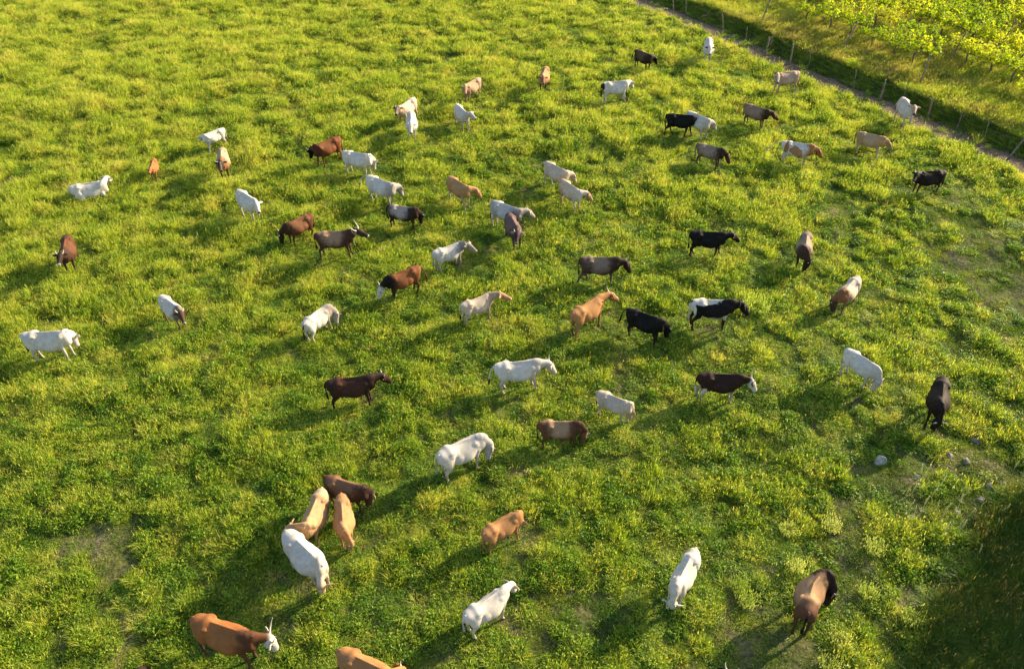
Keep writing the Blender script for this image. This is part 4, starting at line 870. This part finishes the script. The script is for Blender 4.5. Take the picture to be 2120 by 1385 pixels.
def weed_mesh(seed):
    V, F, A = comb(blades(120, .26, .55, .45, .016, seed, seedhead=1.0), leaves(120, .3, .55, .05, seed + 1)); m_ = mesh_from('weed', V, F, False); at = m_.attributes.new('leafvar', 'FLOAT', 'POINT'); at.data.foreach_set('value', np.array(A, np.float32)); m_.materials.append(M_weed); return m_
WM = [weed_mesh(600 + 3 * i) for i in range(3)]
for k, (a, b, l) in enumerate([(1722, 1092, 'topmost of the pale flowering clumps at the lower right'), (1806, 1142, 'second pale flowering clump from the top at the lower right'), (1795, 1232, 'pale flowering clump right of the large brown cow'), (1878, 1285, 'rightmost of the pale flowering clumps near the shaded corner'),
     (1738, 1335, 'pale flowering clump below the large brown cow'), (1712, 1385, 'pale flowering clump at the bottom edge of the picture'), (1530, 1222, 'pale flowering clump left of the large brown cow'), (1545, 1250, 'pale clump just below another left of the large brown cow'), (1562, 648, 'tall yellow green weed in front of the black and white cow'), (1630, 1100, 'broad pale weed clump in the lower right pasture'), (1645, 1180, 'upright pale weed above the large brown cow')]):
    q = unp(a, b); o_ = link('weed_clump', WM[k % 3]); o_.location = (q[0], q[1], tz(q[0], q[1])); s_ = .85 if k != 8 else 1.5; o_.scale = (s_, s_, s_ * .95); o_.rotation_euler = (0, 0, k); o_['label'] = l; o_['category'] = 'weed'; o_['group'] = 'pale flowering weeds in the pasture'

# ------------------------------------------------------------------ trees standing outside the picture that shade its lower right corner
M_tl = foliage_mat('tree leaves', [(0.2, (0.03, 0.07, 0.01)), (0.6, (0.06, 0.12, 0.015)), (0.9, (0.12, 0.17, 0.02))], .3)
def tree(x_, y_, h, r_, seed, label):
    r = np.random.default_rng(seed); TV, TF = poly_tube([(0, 0, -.2), (.1, .05, h * .25), (-.05, .1, h * .5), (.1, 0, h * .8)], [.22, .17, .12, .05]); V = []; F = []; A = []; cl_ = []
    for k in range(34):
        a = r.uniform(0, 6.28); el = r.uniform(-.5, 1.0); q = np.array([math.cos(a) * r_ * .75 * math.cos(el), math.sin(a) * r_ * .75 * math.cos(el), h * .58 + math.sin(el) * h * .36]) * np.array([1, 1, 1]) * 1.0; cl_.append(q)
        kk = len(TV); v, f = poly_tube([(0, 0, h * (.2 + .3 * r.uniform())), q * .5 + np.array([0, 0, h * .2]), q], [.06, .035, .015], 5); TV.extend(v); TF.extend([tuple(i + kk for i in g_) for g_ in f])
    for q in cl_:
        for k in range(55):
            c = q + r.normal(size=3) * r_ * .17; u = norm(r.normal(size=3)); w = norm(np.cross(u, r.normal(size=3))); s_ = .11 * (.6 + .8 * r.uniform()); b_ = len(V); V += [c - u * s_, c + w * s_ * .6, c + u * s_, c - w * s_ * .6]; A += [r.uniform()] * 4; F.append((b_, b_ + 1, b_ + 2, b_ + 3))
    e = bpy.data.objects.new('broadleaf_tree', None); COL.objects.link(e); e.location = (x_, y_, tz(x_, y_)); e['label'] = label; e['category'] = 'tree'
    m_ = mesh_from('crown', V, F, False); at = m_.attributes.new('leafvar', 'FLOAT', 'POINT'); at.data.foreach_set('value', np.array(A, np.float32)); link('trunk', mesh_from('trunk', TV, TF), M_bark, e); link('crown', m_, M_tl, e)
for (px, py, up_, h, r_), l in zip([(2165, 1150, 7.0, 4.6, 1.6), (2100, 1310, 6.5, 4.6, 1.8), (2040, 1460, 6.0, 4.6, 1.8)], ['bushy tree outside the right edge nearest the stony patch', 'bushy tree outside the lower right corner', 'bushy tree outside the bottom right']):
    q = unp(px, py); d_ = np.array([sv[0], sv[1]]) / math.hypot(sv[0], sv[1]); q2 = q[:2] + d_ * up_ * 1.0; tree(q2[0], q2[1], h, r_, int(px), l)
